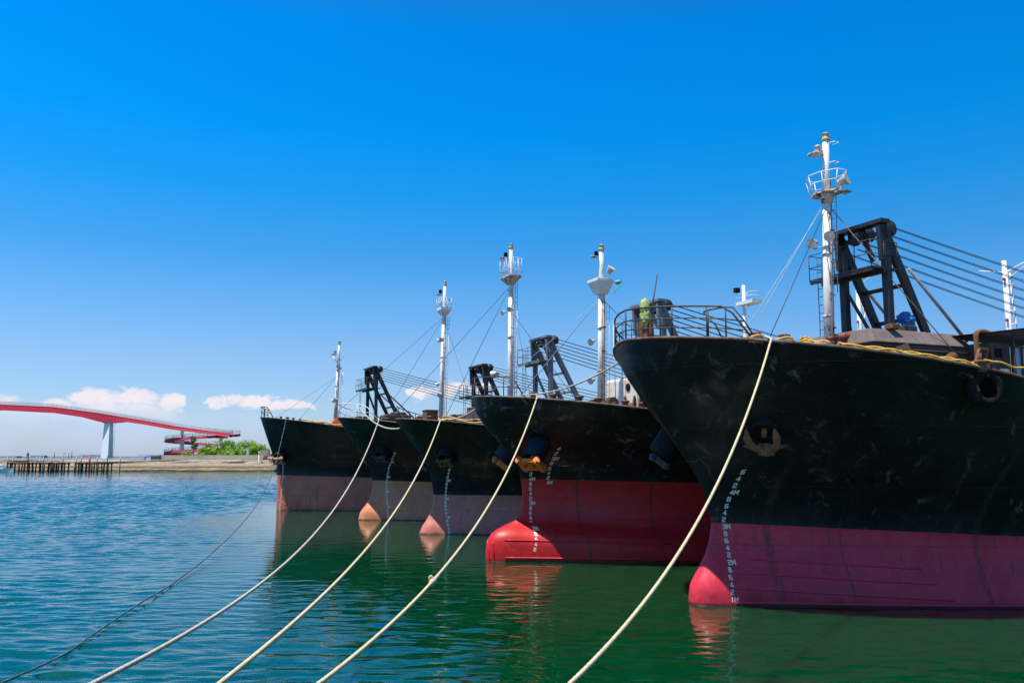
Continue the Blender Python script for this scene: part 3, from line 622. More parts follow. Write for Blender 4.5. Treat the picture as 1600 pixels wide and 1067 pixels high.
mb = MB(); mb.beam(P(11.2)+Vector((-.2, .4, -.06)), P(11.2)+Vector((-.1, -.35, -.06)), .08, .03); mb.build('lamp_bracket', M['lampwhite'], pole)
ladder(P(9.6)+Vector((.28, -.02, 0)), P(13.0)+Vector((.28, -.02, 0)), .24, pole, M['rustwhite'], (.5, -.6, 0), .28, .014)
def stay(pole, a, b, mat, r=.012): return MB().tube([a, b], r, 5).build('stay', mat, pole)
hd = P(12.45)
stay(pole, hd+Vector((-.12, .1, 0)), h.rim(1.7, -1, .2), M['stay'], .010); stay(pole, hd+Vector((-.12, -.1, 0)), h.rim(2.25, -1, .25), M['cable'], .013); stay(pole, hd+Vector((-.12, .1, .1)), h.rim(1.95, -1, .5), M['stay'], .008)
stay(pole, hd+Vector((.1, -.1, 0)), Vector((9.4, -2.1, 7.2)), M['brown_rope'], .018); stay(pole, hd+Vector((.1, .1, 0)), Vector((9.4, 2.1, 7.2)), M['brown_rope'], .012)
G5 = gantry(R5, 7.55, .92, 11.95, 6.6, M['blackiron'], 10.35, 2.55, cab_end=(36, 8.9), fan=1.0)
mb = MB(); mb.beam((7.55-.85, 1.2, 10.28), (5.9, .5, 10.05), .5, .05); mb.build('walkway', M['blackiron'], G5)
for v in (-1.15, 1.0): MB().tube([(8.3, v, 10.4), (10.9, v, 8.1)], .055, 8).build('silver_strut', M['silver'], G5)
bitts(R5, h, 2.05, -1, .30, M['rusty']); bitts(R5, h, 4.6, 1, .30, M['rusty'])
# casing, cab, pipe bracket behind the mast
def prism(mb, base, topf, z0, z1):
    n = len(base); vs = [(x, y, z0) for x, y in base]+[(x, y, z1) for x, y in topf]
    mb.add(vs, [tuple(reversed(range(n))), tuple(range(n, 2*n))]+[(i, (i+1) % n, n+(i+1) % n, n+i) for i in range(n)]); return mb
mb = MB(); prism(mb, [(5.95, -1.7), (10.1, -1.9), (10.1, 1.9), (5.95, 1.7)], [(6.0, -1.6), (10.1, -1.9), (10.1, 1.9), (6.0, 1.6)], 6.3, 7.75); cas = mb.build('deckhouse', M['house'], R5, .03)
mb = MB(); prism(mb, [(5.9, -1.75), (10.15, -1.95), (10.15, 1.95), (5.9, 1.75)], [(6.15, -1.35), (9.9, -1.5), (9.9, 1.5), (6.15, 1.35)], 7.76, 8.25); mb.build('roof_cover', M['tarp'], cas, .05)
MB().beam((7.3, -2.0, 6.6), (7.0, -1.80, 7.7), .55, .05, (0, 1, 0)).build('leaning_board', M['rusty'], cas)
mb = MB(); mb.lathe([(.16, 0), (.2, .02), (.2, .6), (.16, .62)], (6.5, -2.2, 6.85), n=14); mb.build('vent_drum', M['blackiron'], R5)
mb = MB(); mb.tube([(5.35, -.35, 7.98), (5.7, -.42, 8.02)], .07, 10); mb.tube([(5.7, -.42, 8.02), (6.5, -.6, 8.16)], .125, 12); mb.tube([(6.5, -.6, 8.16), (6.56, -.61, 8.17)], .15, 12); mb.tube(catmull([(6.56, -.61, 8.17), (6.85, -.68, 8.2), (7.05, -.74, 8.12), (7.1, -.76, 7.95)], 4), .11, 10); mb.build('red_pipe', M['pipe'], R5)
for i, (x, y, z, a, b_, c_) in enumerate(((7.0, -1.5, 8.32, .35, .3, .16), (8.0, -1.1, 8.34, .6, .5, .2), (9.2, .4, 8.36, .5, .5, .24))): MB().box((x, y, z), (a, b_, c_)).build('roof_box', M['house'] if i % 2 else M['rusty'], cas, .02)
mb = MB(); mb.tube([(6.0, -1.78, 7.55), (10.1, -1.96, 7.55)], .03, 6)
for x in (6.3, 7.3, 8.3, 9.3): mb.box((x, -1.86, 7.1), (.06, .08, .8))
mb.build('wall_stiffener', M['house'], cas)
MB().lathe([(.0, -.02), (.2, -.02), (.22, .05), (.22, .16), (.12, .2), (.0, .2)], (8.9, -2.0, 7.3), (0, -1, 0), 16).build('round_hatch', M['rusty'], cas)
mb = MB(); mb.tube(catmull([(9.55, -2.5, 6.2), (9.55, -2.5, 7.9), (9.58, -2.5, 8.12), (9.8, -2.55, 8.2), (10.15, -2.6, 8.12)], 5), .085, 10); mb.build('vent_pipe', M['rusty'], R5)
mb = MB()
for dx in (0, .55): mb.beam((9.0+dx-.35, -2.75, 6.2), (9.35+dx*.6, -2.75, 7.6), .09, .09, (0, 1, 0))
mb.beam((9.3, -2.75, 7.6), (9.72, -2.75, 7.6), .12, .09); mb.build('pipe_bracket', M['rusty'], R5)
cab = MB(); cab.box((10.35, -1.9, 7.25), (.9, 1.7, 1.2)); cb = cab.build('crane_cab', M['house'], R5, .03)
mb = MB(); mb.box((10.2, -2.76, 7.5), (.35, .02, .3)); mb.build('dark_opening', M['black'], cb)
mb = MB(); x0, x1 = 10.85, 12.4; y0 = -2.75
for x in (x0, 11.35, 11.85, x1): mb.beam((x, y0, 6.1), (x, y0, 7.75 if x < 12 else 7.2), .05, .05)
mb.beam((x0, y0, 7.75), (11.85, y0, 7.75), .06, .06); mb.beam((11.85, y0, 7.75), (x1+.15, y0, 7.05), .06, .06); mb.beam((x0, y0, 6.45), (x1, y0, 6.45), .05, .06); mb.build('window_frame', M['blackiron'], cb)
mb = MB(); mb.add([(x0, y0+.03, 6.3), (x1, y0+.03, 6.3), (x1, y0+.03, 7.15), (11.85, y0+.03, 7.73), (x0, y0+.03, 7.73)], [(0, 1, 2, 3, 4)]); mb.add([(x0, y0+.05, 6.3), (x0, y0+1.7, 6.3), (x0, y0+1.7, 7.73), (x0, y0+.05, 7.73)], [(0, 1, 2, 3)]); mb.build('cab_window', M['glass'], cb)
mb = MB(); mb.add([(9.6, -3.0, 8.11), (11.0, -3.15, 8.31), (12.7, -3.0, 7.95), (12.7, -1.2, 8.03), (11.0, -1.0, 8.38), (9.6, -1.2, 8.18)], [(0, 1, 2, 3, 4, 5)]); mb.add([(9.6, -3.0, 8.07), (11.0, -3.15, 8.27), (12.7, -3.0, 7.91), (12.7, -1.2, 7.99), (11.0, -1.0, 8.34), (9.6, -1.2, 8.14)], [(5, 4, 3, 2, 1, 0)])
for x in (12.55,): mb.tube([(x, -2.95, 6.0), (x, -2.95, 7.9)], .04, 6)
mb.tube(catmull([(12.75, -2.8, 6.0), (12.75, -2.8, 7.33), (12.5, -2.8, 7.68), (12.0, -2.8, 7.83)], 5), .035, 6); mb.tube([(10.6, -3.0, 6.0), (10.6, -3.0, 8.19)], .05, 6)
mb.build('canopy', M['canvas'], cb)
MB().box((10.4, -2.79, 6.9), (.42, .02, .2)).build('sign_plate', M['white'], cb)
mb = MB(); p = h.rim(7.1, -1, .12); mb.lathe([(.14, -.1), (.12, .12), (.22, .15), (.22, .2), (.1, .23)], p, n=14); mb.lathe([(.05, 0), (.05, .2)], p+Vector((0, 0, .2)), n=8); mb.build('fairlead_roller', M['rusty'], R5)
mb = MB()
p = Vector((h.ts(h.H)+.75, .15, h.H-.1)); mb.beam(p+Vector((0, .1, 0)), p+Vector((-.05, .1, .75)), .14, .1); mb.beam(p+Vector((.15, -.15, 0)), p+Vector((.1, -.15, .75)), .14, .1); mb.box(p+Vector((.05, 0, .3)), (.2, .4, .1)); mb.build('jackstaff_bracket', M['rusty'], R5)
MB().tube([p+Vector((.05, -.1, .4)), p+Vector((.42, -.1, 2.15))], .02, 6).build('jackstaff', M['blackiron'], R5)
greenp = h.world(p+Vector((.02, 0, 1.0)))
mb = MB(); mb.blob((0, 0, .14), (.14, .14, .26), 16, .35, 3.0, 3); mb.blob((.02, 0, -.16), (.155, .15, .30), 16, .4, 3.2, 7); o = mb.build('tarp_bundle', M['tarp_green']); o.location = greenp; tag(o, 'yellow green tarp wrapped round the stub post at the nearest bow tip', 'tarp')
gb = h.world((9.0, .0, 7.45+.55)); mb = MB(); mb.blob((0, 0, 0), (.25, .25, .23), 14, .7, 2.8, 8); o = mb.build('tarp_bundle', M['tarp_blue']); o.location = h.world((8.55, -.75, 8.75)); tag(o, 'crumpled bright blue tarp bundle tied to the black crane gantry', 'tarp')
mb = MB(); mb.blob((0, 0, 0), (.42, .30, .22), 10, .5, 2.4, 5); o = mb.build('cloth_heap', M['cream']); o.location = h.world((9.1, -.6, 7.98)); tag(o, 'heap of off-white cloth on the roof cover below the blue tarp', 'cloth')

# ---------------- ship 4
h = hulls[4]; R4 = roots[4]
c4z = [3.7, 3.3, 2.3, 1.9, 1.3, .2]; c4 = [h.t_px(x, z) for x, z in zip((831, 830, 830, 830, 836, 835), c4z)]
cf4 = lambda z: interp(sorted(zip(c4z, c4)), z)-.06
draft_marks(h, R4, ['8', '6', '4', '2', '4M', '8', '6', '4', '2', '3M', '8', '6', '4', '2', '2M', '8', '6', '4', '2'], cf4, 4.03, .2, .12, .03)
t0 = h.t_px(868, 4.4); draft_marks(h, R4, ['4', '2', '5M', '8', '6', '4', '2', '4M'], lambda z: t0+(4.4-z)*.05, 4.48, .2, .12, .028)
bm4 = bootmat(4)
strake(h, R4, .55, 6.5, .86, .74, .03, bm4); strake(h, R4, .55, 9, .16, .10, .035, bm4)
mb = MB()
for x in (.04, .16): mb.tube([h.surf(x, z_*.1, -1, .01) for z_ in range(-2, 9)], .03, 6)
mb.build('stem_bar', bm4, R4)
anchor(h, R4, h.t_px(842, 4.7), 4.7, -1, M['anchor_o'], .95, .75, (-.6, -.75), 'box', .45, 1.15); anchor(h, R4, h.t_px(842, 4.7), 4.7, 1, M['anchor_o'], .95, .75, (-.6, -.75), 'box', .42, 1.15)
pulpit(h, R4, -2.4, .75, .80, M['rail'], (.5,), .4, .6, r=.022)
pole, P = mast(R4, 5.52, 6.4, 13.8, .02, .135, 'rusty')
ladder(P(6.5)+Vector((.3, -.1, 0)), P(11.0)+Vector((.3, -.1, 0)), .2, pole, M['railwhite'], (.4, -.6, 0), .3, .012)
mb = MB(); pc = P(11.85); b0 = [(-.22, -.22), (.22, -.22), (.22, .22), (-.22, .22)]; b1 = [(-.42, -.40), (.42, -.40), (.42, .50), (-.42, .50)]
prism(mb, [(pc.x+x, y) for x, y in b0], [(pc.x+x, y) for x, y in b1], 11.5, 12.05); mb.box((pc.x, .05, 12.12), (.86, .92, .14)); mb.build('lookout_tub', M['white'], pole, .015)
bracket_lamp(pole, P(13.25), (-.8, .4, 0), 1.0, True); floodlight(pc+Vector((.15, -.55, .68)), (.2, -.5, .6), pole, 1.4)
for zz in (9.35, 7.6): floodlight(P(zz)+Vector((-.35, .2, 0)), (-.9, -.3, -.35), pole, 1.2)
mb = MB(); mb.beam(P(10.1)+Vector((-.3, .3, 0)), P(10.1), .1, .04); mb.build('lamp_bracket', M['lampwhite'], pole); mb = MB(); mb.beam(P(9.4)+Vector((-.35, .3, 0)), P(9.4), .08, .04); mb.build('lamp_bracket', M['lampwhite'], pole)
hd = P(11.35); stay(pole, hd, h.rim(1.0, -1, .2), M['stay'], .008); stay(pole, hd, h.rim(1.0, 1, .2), M['stay'], .008); stay(pole, hd, h.rim(3.4, 1, .2), M['cable'], .012); stay(pole, hd, Vector((9.2, -2, 7)), M['cable'], .014)
MB().tube([P(6.4)+Vector((.6, -.3, 0)), P(10.4)+Vector((.45, -.3, 0))], .02, 6).build('whip_aerial', M['railwhite'], pole)
gantry(R4, 8.25, 1.0, 11.25, 6.2, M['greyiron'], 9.6, 2.4, cab_end=(34, 7.6), fan=.85)
mb = MB(); mb.box((8.3, .2, 6.9), (3.2, 2.6, 1.7)); hs = mb.build('white_house', M['cream'], R4, .12)
mb = MB(); mb.box((7.6, -.2, 7.85), (.9, 1.2, .3)); mb.build('house_hatch', M['white'], hs, .04)
MB().lathe([(.18, 0), (.18, .03), (.10, .035)], (6.69, -.45, 7.3), (-1, 0, 0), 16).build('porthole', M['black'], hs)
MB().box((6.68, .35, 7.0), (.03, .55, 1.2)).build('house_door', M['white'], hs, .01)
windlass(R4, 4.9, 6.1, M['rusty'], -1.2, .8)
for v in (-1.3, -2.5): MB().lathe([(.50, -.05), (.50, 0), (.44, .01), (.2, .015), (.2, .35), (.5, .36), (.5, .41)], (6.0, v, 6.35), (.75, -.65, 0), 20).build('rope_drum', M['rusty'], R4)
for x in (1.5, 2.9, 4.4): bitts(R4, h, x, -1, .45, M['rim'], 1.1)
mb = MB(); mb.blob((0, 0, 0), (.16, .12, .1), 6, .4, 3, 2); mb.tube(catmull([(0, 0, 0), (.12, -.1, -.15), (-.1, -.05, -.35), (-.18, 0, -.5)], 4), .02, 5); o = mb.build('cloth_rag', M['teal']); o.location = h.world(pc+Vector((.42, -.75, .12))); tag(o, 'small torn teal cloth caught beside the white tub of a mast', 'cloth')

# ---------------- ship 3
h = hulls[3]; R3 = roots[3]
t0 = h.t_px(697, 1.5)
draft_marks(h, R3, ['6', '4', '2', '3M', '8', '6', '4', '2', '2M', '8', '6', '4', '2', '1M', '8', '6', '4', '2'], lambda z: t0-.06, 3.45, .2, .115, .034)
bm3 = bootmat(3); strake(h, R3, t0+.4, 9, 1.36, 1.05, .024, bm3); strake(h, R3, t0+.4, 9, .55, .25, .024, bm3)
anchor(h, R3, h.t_px(700, 4.3), 4.3, -1, M['rusty'], .9, .35, (-.3, -.6), 'box'); anchor(h, R3, h.t_px(700, 4.3), 4.3, 1, M['anchor_g'], 1.0, .6, (-.3, -.6), 'box', .5)
pulpit(h, R3, -3.5, -.3, .8, M['rail'], (.5,), .5, .6, r=.02); pulpit(h, R3, 2.9, 6.0, .8, M['rail'], (.5,), .5, .6, r=.02)
pole, P = mast(R3, 5.5, 6.0, 16.95, .008, .14, 'clean')
pc = P(15.0); mb = MB(); b0 = [(pc.x-.15, -.2), (pc.x+.15, -.2), (pc.x+.15, .2), (pc.x-.15, .2)]; b1 = [(pc.x-.4, -.68), (pc.x+.4, -.68), (pc.x+.4, .68), (pc.x-.4, .68)]
prism(mb, b0, b1, 14.45, 14.85); mb.box((pc.x, 0, 14.9), (.84, 1.4, .08)); pl = mb.build('lookout_platform', M['rustwhite'], pole)
mb = MB(); cs = [Vector((x, y, 14.94)) for x, y in b1]
for zz in (.35, .7, 1.05): mb.tube([c+Vector((0, 0, zz)) for c in cs+[cs[0]]], .018, 5)
for i in range(4):
    for f in (0, .33, .66): c = cs[i].lerp(cs[(i+1) % 4], f); mb.tube([c, c+Vector((0, 0, 1.05))], .018, 5)
mb.build('platform_rail', M['railwhite'], pl)
bracket_lamp(pole, P(16.1), (-.8, .5, 0), 1.3, True)
ladder(P(6.2)+Vector((.32, -.1, 0)), P(14.6)+Vector((.32, -.1, 0)), .22, pole, M['railwhite'], (.4, -.6, 0), .3, .025)
floodlight(P(12.8)+Vector((-.3, .35, 0)), (-.9, -.1, -.3), pole, 1.2); floodlight(P(12.9)+Vector((-.2, -.35, 0)), (-.7, -.7, -.3), pole, 1.2); floodlight(P(9.1)+Vector((-.7, .7, 0)), (-.5, .5, -.2), pole, 1.8)
mb = MB(); mb.tube([P(9.0), P(9.0)+Vector((-.7, .7, 0))], .03, 5); mb.build('lamp_bracket', M['lampwhite'], pole)
hd = P(14.4); stay(pole, hd, h.rim(.3, 1, 0, .5), M['cable'], .014); stay(pole, hd, h.rim(4.2, 1, .2), M['cable'], .016); stay(pole, P(12.9), Vector((9.6, -2, 6.6)), M['cable'], .016); stay(pole, P(14.4), Vector((5.0, -4.4, 5.9)), M['cable'], .01)
gantry(R3, 7.7, 1.02, 11.3, 5.8, M['greyiron'], 9.85, 2.9, cab_end=(34, 7.0), fan=.9)
mb = MB(); mb.box((6.1, 0, 6.4), (.01, .01, .01)); mb = MB()
prism(mb, [(5.9, -1.9), (10.2, -1.9), (10.2, 1.9), (5.9, 1.9)], [(6.3, -1.4), (9.9, -1.4), (9.9, 1.4), (6.3, 1.4)], 5.6, 7.0); hs = mb.build('deckhouse', M['house'], R3, .05)
mb = MB(); prism(mb, [(3.0, -2.0), (5.0, -2.4), (5.2, 1.2), (3.2, 1.5)], [(3.2, -1.8), (4.8, -2.1), (5.0, 1.0), (3.3, 1.3)], 5.9, 7.05); fh = mb.build('forecastle_house', M['house'], R3, .06)
MB().box((3.6, -2.12, 6.55), (.42, .06, .36)).build('window', M['glass'], fh); mb = MB(); mb.tube([(3.2, -1.8, 7.06), (4.8, -2.1, 7.06), (5.0, 1.0, 7.06), (3.3, 1.3, 7.06), (3.2, -1.8, 7.06)], .04, 5); mb.build('roof_edge', M['rusty'], fh)
windlass(R3, 1.7, 6.05, M['rusty'], 0, .7)
for x in (1.2, 3.1): bitts(R3, h, x, -1, .45, M['rim'])
mb = MB(); mb.box((.7, .4, 6.5), (.7, .7, .6)); mb.box((.7, .4, 6.83), (.76, .76, .06)); mb.build('deck_locker', M['rusty'], R3, .02)

# ---------------- ship 2
h = hulls[2]; R2 = roots[2]
t0 = h.t_px(608, 1.0); c2z = (4.4, 3.4, 2.6, 1.0, 0); c2 = [h.t_px(x, z) for x, z in zip((617, 608, 605, 606, 606), c2z)]
draft_marks(h, R2, ['6', '4', '2', '4M', '8', '6', '4', '2', '3M', '8', '6', '4', '2', '2M', '8', '6', '4', '2', '1M', '8', '6', '4'], lambda z: interp(sorted(zip(c2z, c2)), z)-.06, 4.4, .2, .115, .034)
bm2 = bootmat(2); strake(h, R2, t0-.2, 9, 1.5, 1.25, .024, bm2); strake(h, R2, t0-.6, 9, .65, .42, .024, bm2)
anchor(h, R2, h.t_px(599, 4.5), 4.5, -1, M['anchor_g'], .95, .35, (-.3, -.6), 'box'); anchor(h, R2, h.t_px(599, 4.5), 4.5, 1, M['rusty'], 1.1, .5, (-.3, -.6), 'box')
pulpit(h, R2, -2.8, 1.0, .95, M['railwhite'], (.5,), .9, .9, r=.026)
pole, P = mast(R2, 5.8, 6.2, 16.9, .024, .135, 'clean')
pc = P(14.8); mb = MB(); b0 = [(pc.x-.2, -.2), (pc.x+.2, -.2), (pc.x+.2, .2), (pc.x-.2, .2)]; b1 = [(pc.x-.4, -.45), (pc.x+.4, -.45), (pc.x+.4, .45), (pc.x-.4, .45)]
prism(mb, b0, b1, 14.4, 14.75); mb.box((pc.x, 0, 14.85), (.8, .9, .2)); pl = mb.build('lookout_tub', M['white'], pole)
mb = MB(); cs = [Vector((x, y, 14.94)) for x, y in b1]
for zz in (.35, .7): mb.tube([c+Vector((0, 0, zz)) for c in cs+[cs[0]]], .022, 5)
for i in range(4):
    for f in (0, .5): c = cs[i].lerp(cs[(i+1) % 4], f); mb.tube([c, c+Vector((0, 0, .7))], .022, 5)
mb.build('platform_rail', M['railwhite'], pl)
bracket_lamp(pole, P(15.95), (-.8, .5, 0), 1.3, True)
ladder(P(6.2)+Vector((.32, -.1, 0)), P(14.3)+Vector((.32, -.1, 0)), .22, pole, M['railwhite'], (.4, -.6, 0), .3, .02)
for zz, dv in ((12.6, -.3), (12.6, .3), (9.4, .3), (8.6, -.3)): floodlight(P(zz)+Vector((-.2, dv, 0)), (-.5, dv, -.3), pole, 1.3, M['lampwhite'])
hd = P(14.3); stay(pole, hd, Vector((-1.2, 3.0, 7.1)), M['cable'], .012); stay(pole, hd, h.rim(4.0, 1, .2), M['cable'], .014); stay(pole, hd, h.rim(8, -1, .2), M['cable'], .012)
gantry(R2, 8.85, 1.2, 10.8, 6.0, M['blackiron'], 8.6, 2.2, cab_end=(34, 7.0), fan=.8)
mb = MB(); prism(mb, [(6.4, -1.9), (11, -1.9), (11, 1.9), (6.4, 1.9)], [(6.7, -1.5), (10.8, -1.5), (10.8, 1.5), (6.7, 1.5)], 5.9, 7.2); mb.build('deckhouse', M['house'], R2, .05)
mb = MB(); mb.box((2.6, .4, 6.85), (1.9, 1.4, .5)); mb.box((2.6, .4, 7.13), (1.5, 1.1, .08)); mb.box((1.6, -.3, 6.7), (.4, .4, .4)); mb.build('hatch_box', M['house'], R2, .04)
windlass(R2, 4.3, 6.4, M['rim'], -.6, .9); MB().lathe([(.6, 0), (.55, .12), (.5, .14)], (2.8, .4, 7.18), n=18).build('round_cover', M['blackiron'], R2)
for x in (1.9, 3.6): bitts(R2, h, x, -1, .45, M['rim'])

# ---------------- ship 1
h = hulls[1]; R1 = roots[1]
t0 = h.t_px(441, 1.2)
draft_marks(h, R1, ['6', '4', '2', '4M', '8', '6', '4', '2', '3M', '8', '6', '4', '2', '2M', '8', '6', '4', '2', '1M', '8', '6', '4', '2'], lambda z: t0-.06+max(0, 2.6-z)*-.05, 4.2, .2, .115, .034)
bm1 = bootmat(1); strake(h, R1, .6, 12, 1.25, .75, .024, bm1); strake(h, R1, .5, 10, .5, .08, .024, bm1); strake(h, R1, 1.5, 14, 2.2, 1.75, .018, bm1)
anchor(h, R1, h.t_px(440, 4.35), 4.35, -1, M['anchor_p'], 1.05, .45, (-.3, -.4), 'box', .45); anchor(h, R1, h.t_px(440, 4.35), 4.35, 1, M['anchor_p'], 1.05, .45, (-.3, -.4), 'box', .45)
pulpit(h, R1, -.9, .25, .85, M['rail'], (.5,), .45, .35, r=.03)
pole, P = mast(R1, 4.5, 6.6, 13.85, .028, .125, 'clean')
bracket_lamp(pole, P(12.75), (-.8, .5, 0), 1.3, False)
mb = MB()
for s_ in (-1, 1): mb.tube([P(12.0), P(12.3)+Vector((.2*s_, -.55*s_, .1)), P(12.3)+Vector((.3*s_, -.75*s_, .35))], .035, 5)
mb.box(P(11.5)+Vector((0, -.35, 0)), (.3, .9, .12)); mb.build('signal_arm', M['railwhite'], pole)
for zz, dv in ((11.65, -.75), (8.9, .35), (8.9, -.35)): floodlight(P(zz)+Vector((-.1, dv, 0)), (-.5, dv, -.2), pole, 1.4)
ladder(P(6.6)+Vector((.35, -.1, 0)), P(11.4)+Vector((.35, -.1, 0)), .22, pole, M['railwhite'], (.4, -.6, 0), .3, .02)
stay(pole, P(10.9), h.rim(.8, -1, .1), M['cable'], .010); stay(pole, P(10.9), h.rim(3.4, 1, .2), M['cable'], .012)
gantry(R1, 7.6, 1.3, 11.7, 6.0, M['blackiron'], 9.9, 2.7, cab_end=(34, 7.4), fan=.9)
for v in (-1, 1): MB().tube([(8.6, v, 9.6), (12.8, v, 6.0)], .06, 6).build('tie_bar', M['blackiron'], R1)
mb = MB(); mb.box((7.5, 0, 6.5), (3.5, 2.6, 1.2)); mb.box((6.6, -.8, 7.3), (1.0, 1.0, .5)); mb.build('deckhouse', M['house'], R1, .05)
mb = MB(); prism(mb, [(3.3, -2.9), (4.4, -3.1), (4.4, -2.2), (3.3, -2.2)], [(3.9, -2.9), (4.4, -3.0), (4.4, -2.3), (3.9, -2.2)], 6.55, 7.25); mb.build('orange_locker', M['orange'], R1, .02)
for x in (1.2, 2.0, 3.2): bitts(R1, h, x, -1, .3, M['blackiron'], .8)

# ---------------- stern works of every ship (mostly hidden by the neighbours)
for k in (1, 2, 3, 4, 5):
    h = hulls[k]; zd = h.zr(40); rt = roots[k]
    mb = MB(); mb.box((48, 0, zd+1.2), (8, 9.5, 2.8)); mb.box((48.2, 0, zd+3.8), (6, 7.5, 2.4)); hs = mb.build('accommodation_block', M['white'], rt, .08)
    for y in (-3, -1.5, 0, 1.5, 3): MB().box((45.17, y, zd+4.1), (.06, 1.0, .8)).build('window', M['glass'], hs)
    for x in (46.5, 48, 49.5): MB().box((x, -3.77, zd+4.1), (.8, .06, .7)).build('window', M['glass'], hs)
    mb = MB(); mb.box((24, 0, zd+.45), (30, 8.5, 1.3)); mb.build('hatch_coaming', M['house'], rt, .08)
    if k <= 3:
        zt = {1: 22.3, 2: 21.6, 3: 20.3}[k]; tt = {1: 47.9, 2: 47.1, 3: 50.6}[k]
        mb = MB(); mb.tube([(tt, 0, zd+4), (tt, 0, zt)], .28, 10, r1=.18)
        if k >= 2: mb.tube([(tt-.5, -.5, zd+4), (tt-.1, -.2, zt-1)], .1, 6); mb.tube([(tt+.4, -.6, zd+4), (tt+.2, -.3, zt-1)], .1, 6)
        for i in range(10): z_ = lerp(zd+5, zt-1, i/9); mb.tube([(tt-.25, -.4, z_), (tt+.25, -.5, z_+.0)], .05, 5)
        pm = mb.build('stern_mast', M['mastclean'], rt)
        if k == 1:
            mb = MB(); mb.box((tt+.1, -.7, zt-2.0), (1.4, 2.6, .35)); 
            for zz in (.5, .9): mb.tube([(tt-.6, .6, zt-1.9+zz), (tt-.6, -2.0, zt-1.9+zz), (tt+.8, -2.0, zt-1.9+zz)], .03, 5)
            mb.build('lookout_platform', M['white'], pm); MB().box((tt-.5, .5, zt-.5), (.5, .5, .5)).build('side_lamp', M['black'], pm)
        else:
            mb = MB(); mb.tube([(tt, 0, zt-1.0), (tt-.8, 1.7, zt-.6), (tt-.8, 1.7, zt-1.1)], .06, 5); mb.tube([(tt, 0, zt-1.0), (tt+.8, -2.6, zt+.1)], .06, 5); mb.tube([(tt, 0, zt-1.7), (tt+.8, -2.6, zt+.1)], .05, 5); mb.build('yard_arm', M['railwhite'], pm)
            for z_ in (zt-1.6, zt-5, zt-6.5): MB().box((tt-.3, -.1, z_), (.2, .2, .22)).build('red_lamp', M['bridge_red'], pm)

# ------------------------------------------------------------------ things on and round the ships
# tyre fender on the nearest ship's rail
h = hulls[5]; tp = h.t_px(1532, 6.0); c = h.surf(tp, 5.98, -1, .12); a = h.surf(tp+.3, 5.98, -1, .12); dx = (a-c).normalized(); out = dx.cross(Vector((0, 0, 1))); out = out if out.y < 0 else -out
t_ = empty('tyre_fender', h.world(c), ANG); tag(t_, 'big black tyre fender hanging at the rail of the nearest ship', 'tyre')
mb = MB(); mb.lathe([(.27, -.16), (.36, -.19), (.44, -.17), (.48, -.08), (.49, 0), (.48, .08), (.44, .17), (.36, .19), (.27, .16), (.25, .10), (.33, .0), (.25, -.10), (.27, -.16)], (0, 0, 0), out, 32); mb.build('tyre', M['black'], t_)
mb = MB(); mb.tube([(-.38, .1, .42), (-.36, .02, .2), (-.34, -.1, -.1)], .05, 6); mb.tube([Vector((0, 0, .40))-out*.25, Vector((0, 0, .46)), Vector((0, 0, .3))+out*.2], .03, 6); mb.build('hanger_strap', M['rusty'], t_)

# yellow ropes along the nearest rail
def along(h, xa, xb, inset, dz, wob, n=26, ph=0):
    return [h.world(h.rim(lerp(xa, xb, i/n), -1, inset+wob*sin(i*1.3+ph), dz+.03*sin(i*.9+ph))) for i in range(n+1)]
for i, (ins, dz, ph, lab) in enumerate(((.02, .07, 0, 'outer yellow rope laid along the rail of the nearest ship right of its mast'), (.12, .10, 2, 'inner yellow rope laid along the rail of the nearest ship right of its mast'))):
    tag(rope_mesh(along(h, 3.6, 6.9, ins, dz, .012, 26, ph), .024, .14).build('yellow_rope', M['rope_yellow']), lab, 'rope', 'yellow ropes along the rail')
tag(rope_mesh([h.world(h.rim(7.2, -1, .1, .25))]+along(h, 7.4, 10.5, .0, .22, .01), .024, .14).build('yellow_rope', M['rope_yellow']), 'yellow rope stretched aft from the roller above the tyre fender', 'rope', 'yellow ropes along the rail')
def heap(name, h, x, inset, dz, rx, ry, mat, label, turns=5, r=.03, seed=1, cat='rope coil'):
    rnd = random.Random(seed); c = h.rim(x, -1, inset, dz); pts = []
    for i in range(turns*10):
        an = i*2*pi/10; k = rnd.uniform(.75, 1.0); pts.append(h.world(c+Vector((rx*k*cos(an), ry*k*sin(an), .02+.012*(i//10)*2+rnd.uniform(0, .04)))))
    o = rope_mesh(catmull(pts, 3), r, .2).build(name, mat); return tag(o, label, cat)
heap('rope_coil', h, 3.35, .35, -.02, .30, .22, M['rope_tan'], 'tan rope coil lying at the foot of the nearest mast', 6, .03, 3)
heap('rope_coil', h, 3.0, .22, -.02, .16, .14, M['rope_yellow'], 'small yellow rope coil at the rail left of the nearest mast', 5, .03, 4)
heap('rope_coil', h, 2.05, .30, -.03, .23, .2, M['rope_tan'], 'tan rope wound round the left bitt on the nearest bow', 6, .032, 5)
heap('rope_coil', h, 2.6, .30, -.03, .23, .2, M['rope_tan'], 'tan rope wound round the right bitt on the nearest bow', 6, .032, 6)
mb = MB(); c = h.rim(2.95, -1, .22, .12); rnd = random.Random(4)
for i in range(70):
    d = Vector((rnd.uniform(-1, 1), rnd.uniform(-1, 1), rnd.uniform(-.6, 1))).normalized()*rnd.uniform(.10, .19); mb.tube([c, c+d*.6, c+d+Vector((0, 0, -.03))], .012, 4)
o = mb.build('frayed_rope_end', M['rope_yellow']); o.parent = None; o.location = h.pos; o.rotation_euler = (0, 0, ANG); tag(o, 'frayed bright yellow rope end beside the bitts of the nearest bow', 'rope end')
heap('rope_coil', hulls[1], 3.6, .5, .0, .55, .4, M['rope_yellow'], 'yellow rope coil on the foredeck of the farthest ship', 5, .04, 7)
